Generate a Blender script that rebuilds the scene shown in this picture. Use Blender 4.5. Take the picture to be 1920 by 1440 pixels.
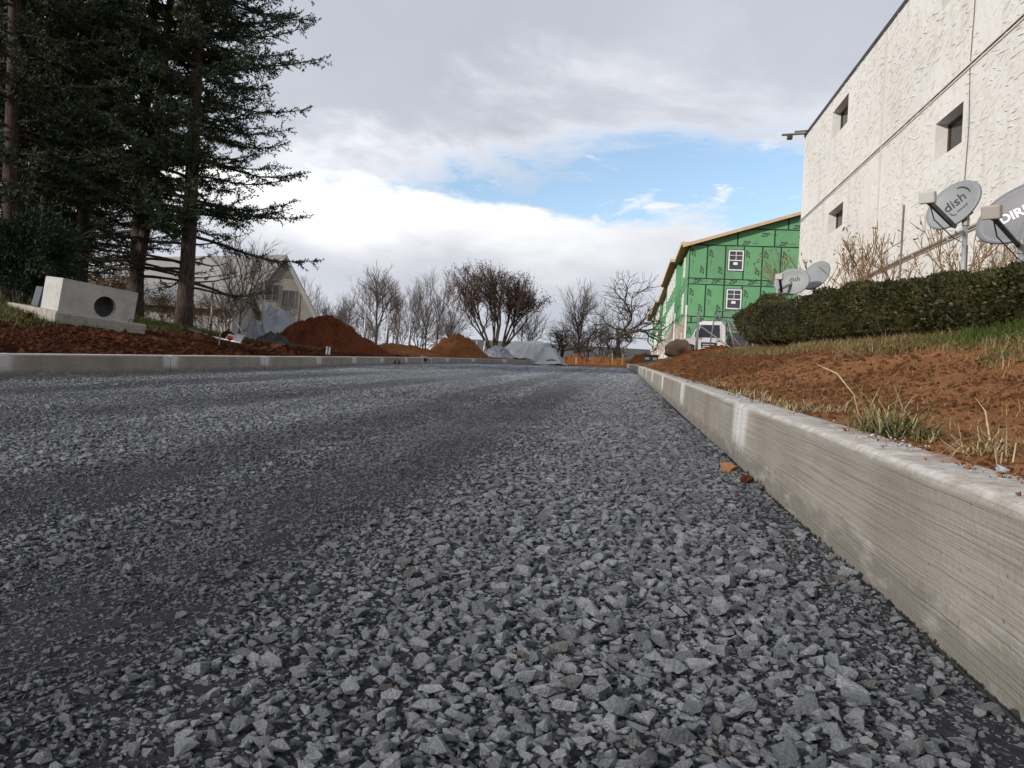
import bpy, bmesh, math, random
import numpy as np
from mathutils import Vector, Matrix
# ---------------------------------------------------------------- camera, sky, sun, exposure
for o in list(bpy.data.objects): bpy.data.objects.remove(o)
S = bpy.context.scene
COL = S.collection
CAM_H = .40; FPX = 1450.
YAW, PITCH, ROLL = [math.radians(a) for a in (7.98, .78, 3.3)]
FW = Vector((-math.sin(YAW)*math.cos(PITCH), math.cos(YAW)*math.cos(PITCH), math.sin(PITCH)))
_r = Vector((math.cos(YAW), math.sin(YAW), 0)); _u = _r.cross(FW)
RT = _r*math.cos(ROLL)+_u*math.sin(ROLL); UP = -_r*math.sin(ROLL)+_u*math.cos(ROLL)
cam = bpy.data.cameras.new('camera'); camo = bpy.data.objects.new('camera', cam); COL.objects.link(camo)
cam.sensor_width = 36; cam.lens = FPX/1920*36; cam.clip_start = .02; cam.clip_end = 6000
camo.matrix_world = Matrix(((RT.x, UP.x, -FW.x, 0), (RT.y, UP.y, -FW.y, 0), (RT.z, UP.z, -FW.z, CAM_H), (0, 0, 0, 1)))
S.camera = camo
S.view_settings.view_transform = 'Standard'; S.view_settings.look = 'None'
S.view_settings.exposure = 0.86; S.view_settings.gamma = 1
SUN_AZ, SUN_EL = math.radians(50), math.radians(17)      # light travels towards 50 deg right of the road
sun = bpy.data.lights.new('sun', 'SUN'); sun.energy = 2.1; sun.angle = math.radians(3); sun.color = (1, .935, .86)
suno = bpy.data.objects.new('sun', sun); COL.objects.link(suno)
tv = Vector((math.sin(SUN_AZ)*math.cos(SUN_EL), math.cos(SUN_AZ)*math.cos(SUN_EL), -math.sin(SUN_EL)))
suno.rotation_euler = tv.to_track_quat('-Z', 'Y').to_euler()
W = bpy.data.worlds.new('World'); S.world = W; W.use_nodes = True

class NT:
    """small wrapper that makes node graphs short"""
    def __init__(s, tree): s.t = tree; s.n = tree.nodes; s.l = tree.links
    def new(s, typ, ins=None, **kw):
        n = s.n.new(typ)
        for k, v in kw.items(): setattr(n, k, v)
        for k, v in (ins or {}).items():
            sock = n.inputs[k]
            if hasattr(v, 'is_linked') or isinstance(v, bpy.types.NodeSocket): s.l.new(v, sock)
            else: sock.default_value = v
        return n
    def math(s, op, a, b=0., c=None, clamp=False):
        n = s.n.new('ShaderNodeMath'); n.operation = op; n.use_clamp = clamp
        for i, v in enumerate((a, b) if c is None else (a, b, c)):
            if isinstance(v, bpy.types.NodeSocket): s.l.new(v, n.inputs[i])
            else: n.inputs[i].default_value = v
        return n.outputs[0]
    def noise(s, vec, scale, detail=4, rough=.55, dist=0.):
        return s.new('ShaderNodeTexNoise', {'Vector': vec, 'Scale': scale, 'Detail': detail, 'Roughness': rough, 'Distortion': dist}).outputs['Fac']
    def map(s, v, a, b, c=0., d=1., smooth=False):
        n = s.new('ShaderNodeMapRange', {0: v, 1: a, 2: b, 3: c, 4: d}); n.clamp = True
        if smooth: n.interpolation_type = 'SMOOTHSTEP'
        return n.outputs[0]
    def mix(s, f, a, b, blend='MIX'):
        n = s.n.new('ShaderNodeMix'); n.data_type = 'RGBA'; n.blend_type = blend
        for i, v in ((0, f), (6, a), (7, b)):
            if isinstance(v, bpy.types.NodeSocket): s.l.new(v, n.inputs[i])
            else: n.inputs[i].default_value = (v if i == 0 else (*v, 1) if len(v) == 3 else v)
        return n.outputs[2]
    def xyz(s, v): 
        n = s.new('ShaderNodeSeparateXYZ', {0: v}); return n.outputs[0], n.outputs[1], n.outputs[2]
    def comb(s, x, y, z): return s.new('ShaderNodeCombineXYZ', {0: x, 1: y, 2: z}).outputs[0]
    def vmul(s, v, xyz):
        return s.new('ShaderNodeVectorMath', {0: v, 1: xyz}, operation='MULTIPLY').outputs[0]

def build_world():
    N = NT(W.node_tree); N.n.clear()
    d = N.new('ShaderNodeTexCoord').outputs['Generated']
    x, y, z = N.xyz(d)
    zc = N.math('MAXIMUM', z, 0.)
    den = N.math('ADD', zc, .16)
    p = N.comb(N.math('DIVIDE', x, den), N.math('DIVIDE', y, den), 0.)
    az = N.math('ARCTAN2', x, y)                        # 0 along the road, positive to the right
    q = N.comb(N.math('MULTIPLY', az, 3.2), N.math('MULTIPLY', z, 8.), 0.)
    sky = N.new('ShaderNodeTexSky', sky_type='NISHITA', sun_disc=False, sun_elevation=SUN_EL,
                sun_rotation=math.pi+SUN_AZ, air_density=1.0, dust_density=1.2, ozone_density=1.5)
    hz = N.new('ShaderNodeHueSaturation', {'Saturation': .95, 'Value': 1.0, 'Color': sky.outputs[0]})
    bg1 = N.new('ShaderNodeBackground', {'Color': hz.outputs[0], 'Strength': .125})
    # low cloud bank, ragged top
    puff = N.noise(q, 1.5, 7, .58)
    edge = N.math('ADD', .243, N.math('MULTIPLY', N.math('SUBTRACT', puff, .5), .13))
    edge = N.math('SUBTRACT', edge, N.math('MULTIPLY', N.math('SINE', N.math('MULTIPLY', N.math('ADD', az, .25), 3.)), .022))
    low = N.map(N.math('SUBTRACT', edge, z), -.006, .014, 0, 1, True)
    # upper sheet of stratus with a long tear above the bank
    wisp = N.noise(p, 1.25, 8, .62, .35)
    tear = N.math('ADD', .216, N.math('MULTIPLY', N.math('SUBTRACT', wisp, .5), .42))
    tear = N.math('ADD', tear, N.math('MULTIPLY', N.math('SINE', N.math('ADD', N.math('MULTIPLY', az, 3.4), 1.25)), .115))
    high = N.map(N.math('SUBTRACT', z, tear), -.035, .03, 0, 1, True)
    # torn scraps of cloud drifting in the gap
    scrap = N.map(N.math('ADD', N.noise(N.comb(N.math('MULTIPLY', az, 5.), N.math('MULTIPLY', z, 15.), 3.7), 1.3, 8, .66, .4), N.map(az, -.1, .35, -.05, .03)), .53, .66, 0, 1, True)
    high = N.math('MAXIMUM', high, scrap)
    cl = N.math('MAXIMUM', low, high)
    # tones: sunlit rims, grey bodies
    lo_t = N.map(N.math('ADD', N.math('SUBTRACT', edge, z), N.math('MULTIPLY', N.math('SUBTRACT', N.noise(q, .9, 4), .5), .16)), -.05, .115, 1., 0., True)
    lo_w = N.math('MULTIPLY', lo_t, N.map(az, -.35, .2, 1., .3, True))
    soft = N.noise(N.vmul(p, (1.0, .55, 1)), .9, 5, .5)
    body = N.mix(N.map(soft, .3, .7), (.40, .425, .49), (.565, .59, .66))
    rim = N.map(N.math('SUBTRACT', z, tear), -.02, .12, .9, 0., True)
    hi_c = N.mix(N.math('MULTIPLY', rim, N.map(wisp, .35, .6)), body, (.9, .91, .95))
    body2 = N.mix(N.map(N.noise(q, .6, 3), .35, .65), (.47, .49, .55), (.58, .60, .66))
    lo_c = N.mix(lo_w, body2, (1.3, 1.28, 1.25))
    cc = N.mix(low, hi_c, lo_c)
    bg2 = N.new('ShaderNodeBackground', {'Color': cc, 'Strength': .655})
    mx = N.new('ShaderNodeMixShader', {0: cl, 1: bg1.outputs[0], 2: bg2.outputs[0]})
    out = N.new('ShaderNodeOutputWorld', {0: mx.outputs[0]})
build_world()

# ---------------------------------------------------------------- helpers
def P(px, py, Y):
    """point at depth Y (metres along the road) seen at pixel px, py of the 1920x1440 photograph"""
    d = FW + RT*((px-960)/FPX) - UP*((py-720)/FPX)
    return Vector((0, 0, CAM_H)) + d*(Y/d.y)
def PX(px, py, X):
    d = FW + RT*((px-960)/FPX) - UP*((py-720)/FPX)
    return Vector((0, 0, CAM_H)) + d*(X/d.x)

class MB:
    def __init__(s): s.v = []; s.f = []
    def add(s, vs, fs):
        b = len(s.v); s.v += [tuple(v) for v in vs]; s.f += [tuple(i+b for i in f) for f in fs]; return s
    def box(s, c, d, rz=0., M=None):
        hx, hy, hz = d[0]/2, d[1]/2, d[2]/2
        vs = [Vector((sx*hx, sy*hy, sz*hz)) for sz in (-1, 1) for sy in (-1, 1) for sx in (-1, 1)]
        if rz: R = Matrix.Rotation(rz, 3, 'Z'); vs = [R @ v for v in vs]
        if M is not None: vs = [M @ v for v in vs]
        vs = [v+Vector(c) for v in vs]
        return s.add(vs, [(0, 2, 3, 1), (4, 5, 7, 6), (0, 1, 5, 4), (2, 6, 7, 3), (0, 4, 6, 2), (1, 3, 7, 5)])
    def bb(s, lo, hi): 
        return s.box([(a+b)/2 for a, b in zip(lo, hi)], [b-a for a, b in zip(lo, hi)])
    def tube(s, pts, rad, n=6, cap=True):
        pts = [Vector(p) for p in pts]
        if not hasattr(rad, '__len__'): rad = [rad]*len(pts)
        vs = []; fs = []; ref = Vector((.31, .17, .93))
        for i, p in enumerate(pts):
            t = (pts[min(i+1, len(pts)-1)]-pts[max(i-1, 0)])
            t = t.normalized() if t.length > 1e-9 else Vector((0, 0, 1))
            if abs(t.dot(ref)) > .95: ref = Vector((.9, .3, .1))
            a = t.cross(ref).normalized(); b = t.cross(a)
            for k in range(n):
                w = 2*math.pi*k/n; vs.append(p+(a*math.cos(w)+b*math.sin(w))*rad[i])
        for i in range(len(pts)-1):
            for k in range(n):
                fs.append((i*n+k, i*n+(k+1) % n, (i+1)*n+(k+1) % n, (i+1)*n+k))
        if cap: fs.append(tuple(range(n-1, -1, -1))); fs.append(tuple((len(pts)-1)*n+k for k in range(n)))
        return s.add(vs, fs)
    def prism(s, prof, a, b, fn):
        """profile of (u,v) swept from a to b; fn(u,v,w) -> point"""
        n = len(prof)
        s.add([fn(u, v, a) for u, v in prof]+[fn(u, v, b) for u, v in prof],
              [tuple(range(n-1, -1, -1)), tuple(range(n, 2*n))]+[(i, (i+1) % n, n+(i+1) % n, n+i) for i in range(n)])
        return s
    def build(s, name, mat, parent=None, smooth=False, bevel=0.):
        me = bpy.data.meshes.new(name); me.from_pydata(s.v, [], s.f); me.update()
        bm = bmesh.new(); bm.from_mesh(me); bmesh.ops.recalc_face_normals(bm, faces=bm.faces[:])
        if bevel: bmesh.ops.bevel(bm, geom=[e for e in bm.edges], offset=bevel, segments=2, affect='EDGES', profile=.5)
        bm.to_mesh(me); bm.free()
        return link(name, me, mat, parent, smooth)

def link(name, me, mat, parent=None, smooth=False):
    o = bpy.data.objects.new(name, me); COL.objects.link(o)
    if mat is not None and not me.materials: me.materials.append(mat)
    if smooth: me.polygons.foreach_set('use_smooth', np.ones(len(me.polygons), bool))
    if parent is not None: o.parent = parent
    return o
def npmesh(name, V, F, mat, parent=None, smooth=False):
    """fast mesh from numpy: V (n,3), F (m,k)"""
    V = np.asarray(V, np.float32); F = np.asarray(F, np.int32); k = F.shape[1]; m = len(F)
    me = bpy.data.meshes.new(name); me.vertices.add(len(V)); me.vertices.foreach_set('co', V.ravel())
    me.loops.add(m*k); me.loops.foreach_set('vertex_index', F.ravel())
    me.polygons.add(m); me.polygons.foreach_set('loop_start', np.arange(0, m*k, k, dtype=np.int32))
    me.update(calc_edges=True); me.validate()
    return link(name, me, mat, parent, smooth)
def empty(name, loc=(0, 0, 0), rz=0.):
    o = bpy.data.objects.new(name, None); COL.objects.link(o); o.location = loc; o.rotation_euler = (0, 0, rz); o.empty_display_size = .2
    return o
def tag(o, label=None, cat=None, group=None, kind=None):
    if label: o['label'] = label
    if cat: o['category'] = cat
    if group: o['group'] = group
    if kind: o['kind'] = kind
    return o
def copy_tree(o, parent=None):
    c = o.copy(); COL.objects.link(c); c.parent = parent
    for ch in list(o.children): copy_tree(ch, c)
    return c

def vnoise(x, y, seed=0):
    x = np.asarray(x, float); y = np.asarray(y, float)
    xi = np.floor(x).astype(np.int64); yi = np.floor(y).astype(np.int64); fx = x-xi; fy = y-yi
    def h(a, b):
        n = (a*374761393+b*668265263+seed*1274126177) & 0x7fffffff
        n = ((n ^ (n >> 13))*1274126177) & 0x7fffffff
        return ((n ^ (n >> 16)) & 0xffff)/65535.
    u = fx*fx*(3-2*fx); v = fy*fy*(3-2*fy)
    return (h(xi, yi)*(1-u)+h(xi+1, yi)*u)*(1-v)+(h(xi, yi+1)*(1-u)+h(xi+1, yi+1)*u)*v
def fbm(x, y, seed=0, oct=4):
    s = 0; a = .5; t = 0
    for i in range(oct):
        s = s+a*vnoise(np.asarray(x)*2**i, np.asarray(y)*2**i, seed+i*17); t += a; a *= .5
    return s/t

# terrain -------------------------------------------------------------------
GX, GY = .0145, .052
def grade(y):
    y = np.asarray(y, float)
    return np.where(y < 50, GY*y, GY*50+GY*9*(1-np.exp(-np.maximum(y-50, 0)/9)))
LK = np.array([(-6.16, -6), (-6.16, 8), (-6.25, 12.5), (-6.5, 16), (-6.8, 19), (-7.05, 22.5), (-7.3, 28.9), (-7.1, 32), (-6.5, 35), (-5.55, 37.5), (-3.7, 40)])
RK = np.array([(.48, -6), (.48, 24), (.43, 30), (.2, 36)])
def lkerb(y): return np.interp(y, LK[:, 1], LK[:, 0])
def rkerb(y): return np.interp(y, RK[:, 1], RK[:, 0])
RP = [(-5, [(0, .2), (.3, .21), (.75, .25), (1.2, .40), (2.2, .70), (3.2, .80), (6, .95), (60, 1.3)]),
      (14, [(0, .2), (.3, .24), (.75, .33), (1.3, .52), (2.2, .74), (3.2, .85), (6, 1.0), (60, 1.3)]),
      (21, [(0, .22), (.3, .32), (.8, .52), (1.4, .68), (2.5, .86), (3.5, .9), (6, .9), (60, 1.2)]),
      (29, [(0, .22), (.3, .3), (.8, .48), (1.5, .66), (2.6, .72), (3.4, .62), (5, .45), (60, .8)]),
      (36, [(0, .2), (.3, .25), (1, .35), (2, .4), (3, .3), (5, .2), (20, .3), (60, .8)]),
      (60, [(0, .1), (.3, .15), (1, .2), (2, .2), (3, .2), (5, .2), (20, .3), (60, .8)])]
LP = [(-5, [(0, .2), (.2, .23), (.95, .40), (1.9, .51), (3.9, .72), (5.4, 1.03), (8.5, 1.5), (24, 2.0), (80, 2.2)]),
      (16, [(0, .2), (.2, .24), (.95, .42), (1.9, .53), (3.7, .86), (5.2, 1.05), (8.5, 1.4), (24, 1.7), (80, 2.0)]),
      (23, [(0, .2), (.2, .23), (.95, .28), (1.9, .32), (3.9, .40), (5.4, .5), (8.5, .6), (24, .8), (80, 1.2)]),
      (40, [(0, .2), (.2, .22), (.95, .3), (1.9, .35), (3.9, .40), (5.4, .4), (8.5, .4), (24, .5), (80, .7)])]
def prof(tab, d, y):
    ys = np.array([t[0] for t in tab]); out = np.zeros_like(d)
    vals = [np.interp(d, [q[0] for q in t[1]], [q[1] for q in t[1]]) for t in tab]
    yy = np.clip(y, ys[0], ys[-1]); i = np.clip(np.searchsorted(ys, yy, side='right')-1, 0, len(ys)-2)
    w = (yy-ys[i])/(ys[i+1]-ys[i]); w = w*w*(3-2*w)
    V = np.stack(vals); idx = np.arange(V.shape[1])
    return V[i, idx]*(1-w)+V[i+1, idx]*w
def terrain(x, y):
    x = np.asarray(x, float); y = np.asarray(y, float); sh = np.broadcast(x, y).shape
    x = np.broadcast_to(x, sh).ravel(); y = np.broadcast_to(y, sh).ravel()
    b = GX*np.clip(x, -30, 30)+grade(y)
    dr = x-rkerb(y); dl = lkerb(y)-x
    r = np.where(dr > 0, prof(RP, np.maximum(dr-.14, 0), y), 0); l = np.where(dl > 0, prof(LP, np.maximum(dl-.14, 0), y), 0)
    rel = r+l
    end = np.clip((y-40)/4, 0, 1)*np.clip((52-y)/4, 0, 1)
    rel = np.where((dr <= 0) & (dl <= 0), np.clip((y-41)/2.5, 0, 1)*.12, rel)
    return (b+rel).reshape(sh)
def T(x, y): return float(terrain(np.array([x]), np.array([y]))[0])
def G(x, y, dz=0.): return Vector((x, y, T(x, y)+dz))
# ---------------------------------------------------------------- materials
def material(name, fn=None, color=(.5, .5, .5), rough=.8, metal=0., spec=.4):
    m = bpy.data.materials.new(name); m.use_nodes = True; N = NT(m.node_tree)
    b = N.n['Principled BSDF']
    b.inputs['Base Color'].default_value = (*color, 1); b.inputs['Roughness'].default_value = rough
    b.inputs['Metallic'].default_value = metal; b.inputs['Specular IOR Level'].default_value = spec
    if fn: fn(N, b)
    return m
def setc(N, b, c): N.l.new(c, b.inputs['Base Color'])
def bump(N, b, h, dist=.01, strength=1.):
    n = N.new('ShaderNodeBump', {'Strength': strength, 'Distance': dist, 'Height': h}); N.l.new(n.outputs[0], b.inputs['Normal'])
def pos(N): return N.new('ShaderNodeNewGeometry').outputs['Position']
def obj(N): return N.new('ShaderNodeTexCoord').outputs['Object']
def rnd(N): return N.new('ShaderNodeObjectInfo').outputs['Random']

def m_varied(name, c1, c2, scale=3., rough=.8, bscale=None, bdist=.005, metal=0., spec=.35, coord=pos, c3=None, rvar=0.):
    def fn(N, b):
        v = coord(N); f = N.map(N.noise(v, scale, 6, .6), .3, .7)
        c = N.mix(f, c1, c2)
        if c3 is not None: c = N.mix(N.map(N.noise(v, scale*3.3, 4), .52, .68), c, c3)
        if rvar:
            hs = N.new('ShaderNodeHueSaturation', {'Value': N.map(rnd(N), 0, 1, 1-rvar, 1+rvar), 'Color': c}); c = hs.outputs[0]
        setc(N, b, c)
        if bscale: bump(N, b, N.noise(v, bscale, 5, .6), bdist)
    return material(name, fn, rough=rough, metal=metal, spec=spec)

def _stone(N, b):
    r = rnd(N); o = obj(N); g = pos(N)
    w = N.new('ShaderNodeTexWhiteNoise', {'W': N.math('MULTIPLY', r, 37.7)}, noise_dimensions='1D').outputs['Value']
    c = N.mix(N.map(r, 0, 1), (.23, .25, .285), (.70, .73, .78))
    c = N.mix(N.map(w, .90, .97), c, (.62, .64, .67))
    c = N.mix(N.math('MULTIPLY', N.map(w, .30, .42), N.map(w, .48, .42)), c, (.26, .245, .22))
    c = N.mix(N.map(w, .0, .012, 1, 0), c, (.23, .13, .07))
    c = N.mix(N.math('MULTIPLY', N.map(N.noise(o, 2.2, 5, .65), .35, .7), .5), c, (.22, .23, .255))
    dusty = N.map(N.noise(N.vmul(g, (1.5, .16, 1)), 1.1, 4), .42, .60)
    c = N.mix(N.math('MULTIPLY', dusty, .36), c, (.20, .208, .225))
    gx_, gy_, gz_ = N.xyz(g)
    def band(x0, w_): return N.map(N.math('ABSOLUTE', N.math('SUBTRACT', gx_, N.math('ADD', x0, N.math('MULTIPLY', N.math('SUBTRACT', N.noise(N.vmul(g, (.3, .12, 1)), 1., 2), .5), .5)))), w_*.4, w_, 1., 0., True)
    tr = N.math('MAXIMUM', N.math('MAXIMUM', band(-.8, .38), band(-1.5, .3)), N.math('MAXIMUM', band(-2.9, .4), band(-4.6, .45)))
    tr = N.math('MULTIPLY', tr, N.map(N.noise(N.vmul(g, (2., .7, 1)), 1., 3), .35, .55, .35, .62))
    setc(N, b, N.mix(tr, c, (.12, .125, .135))); bump(N, b, N.noise(o, 3.5, 5, .7), .10)
STONE = material('crushed_stone', _stone, rough=.58, spec=.5)
def _chip(N, b):
    r = rnd(N); c = N.mix(r, (.065, .07, .078), (.34, .357, .39)); far = N.map(N.xyz(pos(N))[1], 2., 7., 0., .5)
    setc(N, b, N.mix(far, c, (.20, .21, .23))); bump(N, b, N.noise(obj(N), 3.5, 4, .7), .1)
CHIP = material('dark_stone_chips', _chip, rough=.7, spec=.35)
def _fines(N, b):
    g = pos(N)
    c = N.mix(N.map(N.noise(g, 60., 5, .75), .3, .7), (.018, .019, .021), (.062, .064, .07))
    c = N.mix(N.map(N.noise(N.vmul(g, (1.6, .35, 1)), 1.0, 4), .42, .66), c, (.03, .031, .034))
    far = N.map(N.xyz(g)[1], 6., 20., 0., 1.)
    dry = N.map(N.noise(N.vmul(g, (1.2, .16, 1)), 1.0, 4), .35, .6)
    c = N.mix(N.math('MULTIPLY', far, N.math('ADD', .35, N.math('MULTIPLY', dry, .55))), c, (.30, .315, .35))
    setc(N, b, c); bump(N, b, N.noise(g, 90., 6, .75), .012)
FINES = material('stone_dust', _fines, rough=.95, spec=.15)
def _soil(c1, c2, c3, sc=1.):
    def fn(N, b):
        g = pos(N)
        c = N.mix(N.map(N.noise(g, .55*sc, 5, .6), .32, .68), c1, c2)
        c = N.mix(N.map(N.noise(g, 9.*sc, 5, .65), .50, .72), c, c3)
        c = N.mix(N.math('MULTIPLY', N.map(N.noise(g, 45., 3, .7), .55, .75), .55), c, tuple(k*.45 for k in c1))
        setc(N, b, c); bump(N, b, N.math('ADD', N.noise(g, 14., 6, .7), N.math('MULTIPLY', N.noise(g, 70., 4, .7), .5)), .09)
    return fn
SOIL_R = material('orange_clay', _soil((.29, .128, .058), (.48, .215, .088), (.22, .118, .062)), rough=.95, spec=.1)
SOIL_L = material('brown_red_clay', _soil((.13, .044, .021), (.23, .084, .033), (.075, .033, .02)), rough=.95, spec=.1)
SOIL_M = material('red_clay_heap', _soil((.125, .036, .015), (.20, .062, .024), (.075, .026, .013), .8), rough=.95, spec=.1)
SOIL_O = material('bright_clay_heap', _soil((.20, .078, .028), (.28, .115, .042), (.12, .05, .022), .8), rough=.95, spec=.1)
LAWN = m_varied('turf_soil', (.045, .062, .016), (.085, .080, .028), 1.6, .95, 30., .02, spec=.1, c3=(.09, .06, .03))
def _verge(N, b):     # red clay that gives way to thin turf further from the kerb
    _soil((.13, .044, .021), (.23, .084, .033), (.075, .033, .02))(N, b)
    soil = b.inputs['Base Color'].links[0].from_socket
    g = pos(N); x, y, z = N.xyz(g)
    d = N.math('SUBTRACT', N.math('MULTIPLY', x, -1.), N.math('ADD', 8.35, N.math('MULTIPLY', N.noise(g, .8, 4), 1.3)))
    d = N.math('ADD', d, N.map(y, 12., 20., 0., 1.1))
    t = N.math('MULTIPLY', N.map(d, -.25, .35), N.map(y, 24., 30., 1., 0.))
    setc(N, b, N.mix(t, soil, N.mix(N.map(N.noise(g, 3., 4), .35, .65), (.040, .052, .016), (.075, .060, .025))))
VERGE = material('verge_clay_and_turf', _verge, rough=.95, spec=.1)

def _kerb(N, b):
    o = obj(N); x, y, z = N.xyz(o); g = pos(N); gx, gy, gz = N.xyz(g); r = rnd(N)
    L = N.vmul(o, (4., .55, 330.))
    wob = N.noise(o, 2.2, 3)
    Lv = N.comb(0., N.math('MULTIPLY', y, .9), N.math('ADD', N.math('MULTIPLY', z, 190.), N.math('MULTIPLY', wob, 2.6)))
    lines = N.noise(Lv, 1.0, 3, .7)
    c = N.mix(N.map(N.noise(o, 1.7, 4), .35, .65), (.20, .18, .15), (.29, .27, .235))
    c = N.mix(N.math('MULTIPLY', N.map(lines, .54, .72), .6), c, (.085, .073, .058))
    c = N.mix(N.math('MULTIPLY', N.map(lines, .48, .28), .4), c, (.40, .375, .33))
    pore = N.map(N.noise(o, 85., 2, .5), .66, .74)
    c = N.mix(N.math('MULTIPLY', pore, .6), c, (.10, .09, .075))
    # paler cured bands beside the joints, rubbed off-white top, grey splash at the foot
    e = N.math('ADD', N.math('MINIMUM', y, N.math('SUBTRACT', 3.04, y)), N.math('MULTIPLY', N.math('SUBTRACT', N.noise(o, 6., 3), .5), .12))
    pale = N.map(e, .12, .22, .95, 0.)
    c = N.mix(N.math('MULTIPLY', pale, N.map(z, .02, .12)), c, (.50, .50, .49))
    top = N.map(N.math('ADD', z, N.math('MULTIPLY', N.math('SUBTRACT', N.noise(o, 9., 3), .5), .012)), .222, .236)
    c = N.mix(top, c, N.mix(N.map(N.noise(o, 26., 6, .7), .38, .66), (.54, .53, .505), (.33, .305, .265)))
    foot = N.map(N.math('ADD', z, N.math('MULTIPLY', N.math('SUBTRACT', N.noise(N.vmul(o, (3, 3, 9)), 2.4, 5, .65), .5), .15)), .07, .035)
    c = N.mix(N.math('MULTIPLY', foot, .75), c, (.15, .14, .125))
    spl = N.math('MULTIPLY', N.map(N.noise(N.vmul(o, (1, .6, 2.2)), 8., 5, .7), .55, .66), N.map(z, .13, .06, 0., .4))
    c = N.mix(spl, c, (.42, .405, .395))
    dirt = N.math('MULTIPLY', N.math('MULTIPLY', N.map(N.noise(g, 9., 6, .75), .49, .58), top), N.map(gx, .49, .64, .05, .95))
    c = N.mix(dirt, c, (.27, .125, .06))
    hs = N.new('ShaderNodeHueSaturation', {'Value': N.map(r, 0, 1, .9, 1.08), 'Color': c})
    setc(N, b, hs.outputs[0])
    bump(N, b, N.math('ADD', N.math('MULTIPLY', lines, 1.), N.math('MULTIPLY', N.noise(o, 60., 4, .7), .8)), .006)
KERB = material('kerb_concrete', _kerb, rough=.88, spec=.25)
CONC = m_varied('precast_concrete', (.36, .355, .335), (.44, .435, .415), 2.2, .85, 40., .006, c3=(.33, .32, .295))
CONC_D = m_varied('weathered_concrete', (.25, .235, .20), (.37, .35, .31), 2.6, .88, 40., .008, c3=(.20, .165, .12))
def _bark(N, b):
    o = pos(N); v = N.vmul(o, (1, 1, .25))
    f = N.noise(v, 22., 5, .7)
    setc(N, b, N.mix(N.map(f, .35, .65), (.028, .021, .017), (.105, .082, .066))); bump(N, b, f, .03)
BARK = material('spruce_bark', _bark, rough=.95, spec=.1)
BARK_B = m_varied('grey_brown_bark', (.085, .068, .055), (.16, .135, .115), 1.5, .95, 20., .01, spec=.1)
BARK_D = m_varied('dark_bark', (.05, .038, .032), (.095, .074, .062), 1.5, .95, 20., .01, spec=.1)
def m_leaf(name, c1, c2, rough=.6, sc=2., trans=0.):
    def fn(N, b):
        g = pos(N); setc(N, b, N.mix(N.map(N.math('ADD', N.math('MULTIPLY', N.noise(g, sc, 3), .6), N.math('MULTIPLY', N.noise(g, sc*17, 2), .4)), .35, .65), c1, c2))
    return material(name, fn, rough=rough, spec=.2)
NEEDLE = m_leaf('spruce_needles', (.021, .035, .020), (.062, .082, .042), .65, .8)
NEEDLE_B = m_leaf('dark_juniper', (.009, .019, .011), (.024, .042, .020), .65, 1.5)
YEW = m_leaf('yew_leaves', (.010, .015, .005), (.062, .057, .017), .5, 1.1)
RUST_LEAF = m_leaf('dry_rust_leaves', (.07, .038, .032), (.125, .07, .052), .8, 1.)
TAN_LEAF = m_leaf('dry_tan_leaves', (.16, .085, .035), (.30, .18, .08), .8, 1.3)
GRASS = m_leaf('green_grass', (.045, .075, .014), (.115, .125, .035), .6, 2.2)
STRAW = m_leaf('dry_grass', (.20, .155, .065), (.36, .29, .15), .7, 2.5)
STRAW_P = m_leaf('pale_dry_grass', (.30, .26, .13), (.50, .44, .27), .7, 2.5)
WEED = m_leaf('dry_weed_stalk', (.15, .09, .045), (.27, .185, .10), .8, 6.)
def _stucco(N, b):
    g = pos(N); n = N.noise(g, .35, 4)
    c = N.mix(N.map(n, .35, .65), (.61, .60, .57), (.69, .68, .65))
    st = N.noise(N.vmul(g, (1, 2.2, .35)), 1.4, 5, .65)
    c = N.mix(N.math('MULTIPLY', N.map(st, .52, .72), .5), c, (.44, .42, .375))
    setc(N, b, c); bump(N, b, N.math('ADD', N.noise(g, 5., 4), N.math('MULTIPLY', N.noise(g, 60., 3), .25)), .02)
STUCCO = material('cream_stucco', _stucco, rough=.85, spec=.2)
TRIMLINE = m_varied('painted_joint', (.50, .485, .44), (.58, .565, .52), 2., .7)
FLASH = m_varied('brown_black_flashing', (.03, .026, .024), (.06, .052, .05), 2., .5)
BRONZE = m_varied('bronze_window_frame', (.08, .055, .03), (.13, .09, .05), 3., .4, metal=.3)
def m_glass(name, c, rough=.06):
    def fn(N, b):
        g = pos(N); setc(N, b, N.mix(N.map(N.noise(g, 1.2, 3), .4, .6), tuple(k*.7 for k in c), c))
    return material(name, fn, rough=rough, spec=.6)
GLASS_D = m_glass('dark_window_glass', (.022, .022, .024))
GLASS_G = m_glass('grey_window_glass', (.06, .065, .075), .1)
CURTAIN = m_varied('pale_curtain', (.38, .40, .42), (.56, .57, .58), 5., .8)
GALV = m_varied('galvanised_steel', (.33, .34, .35), (.47, .48, .50), 6., .45, metal=.55)
GALV_D = m_varied('dull_steel', (.20, .20, .20), (.30, .30, .295), 6., .55, metal=.4)
DISHG = m_varied('grey_dish_paint', (.20, .215, .225), (.24, .255, .265), 3., .5)
DISH_D = m_varied('slate_dish_paint', (.155, .16, .175), (.185, .19, .205), 3., .5)
DISHP = m_varied('pale_plastic', (.36, .36, .335), (.43, .43, .40), 4., .55)
TAUPE = m_varied('taupe_plastic', (.27, .24, .215), (.32, .29, .265), 4., .55)
ARM = m_varied('dark_grey_arm', (.045, .045, .048), (.08, .08, .085), 4., .5)
INK = m_varied('dark_print', (.02, .022, .02), (.04, .042, .04), 4., .7)
WHITEP = m_varied('white_print', (.72, .72, .72), (.78, .78, .78), 4., .6)
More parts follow.
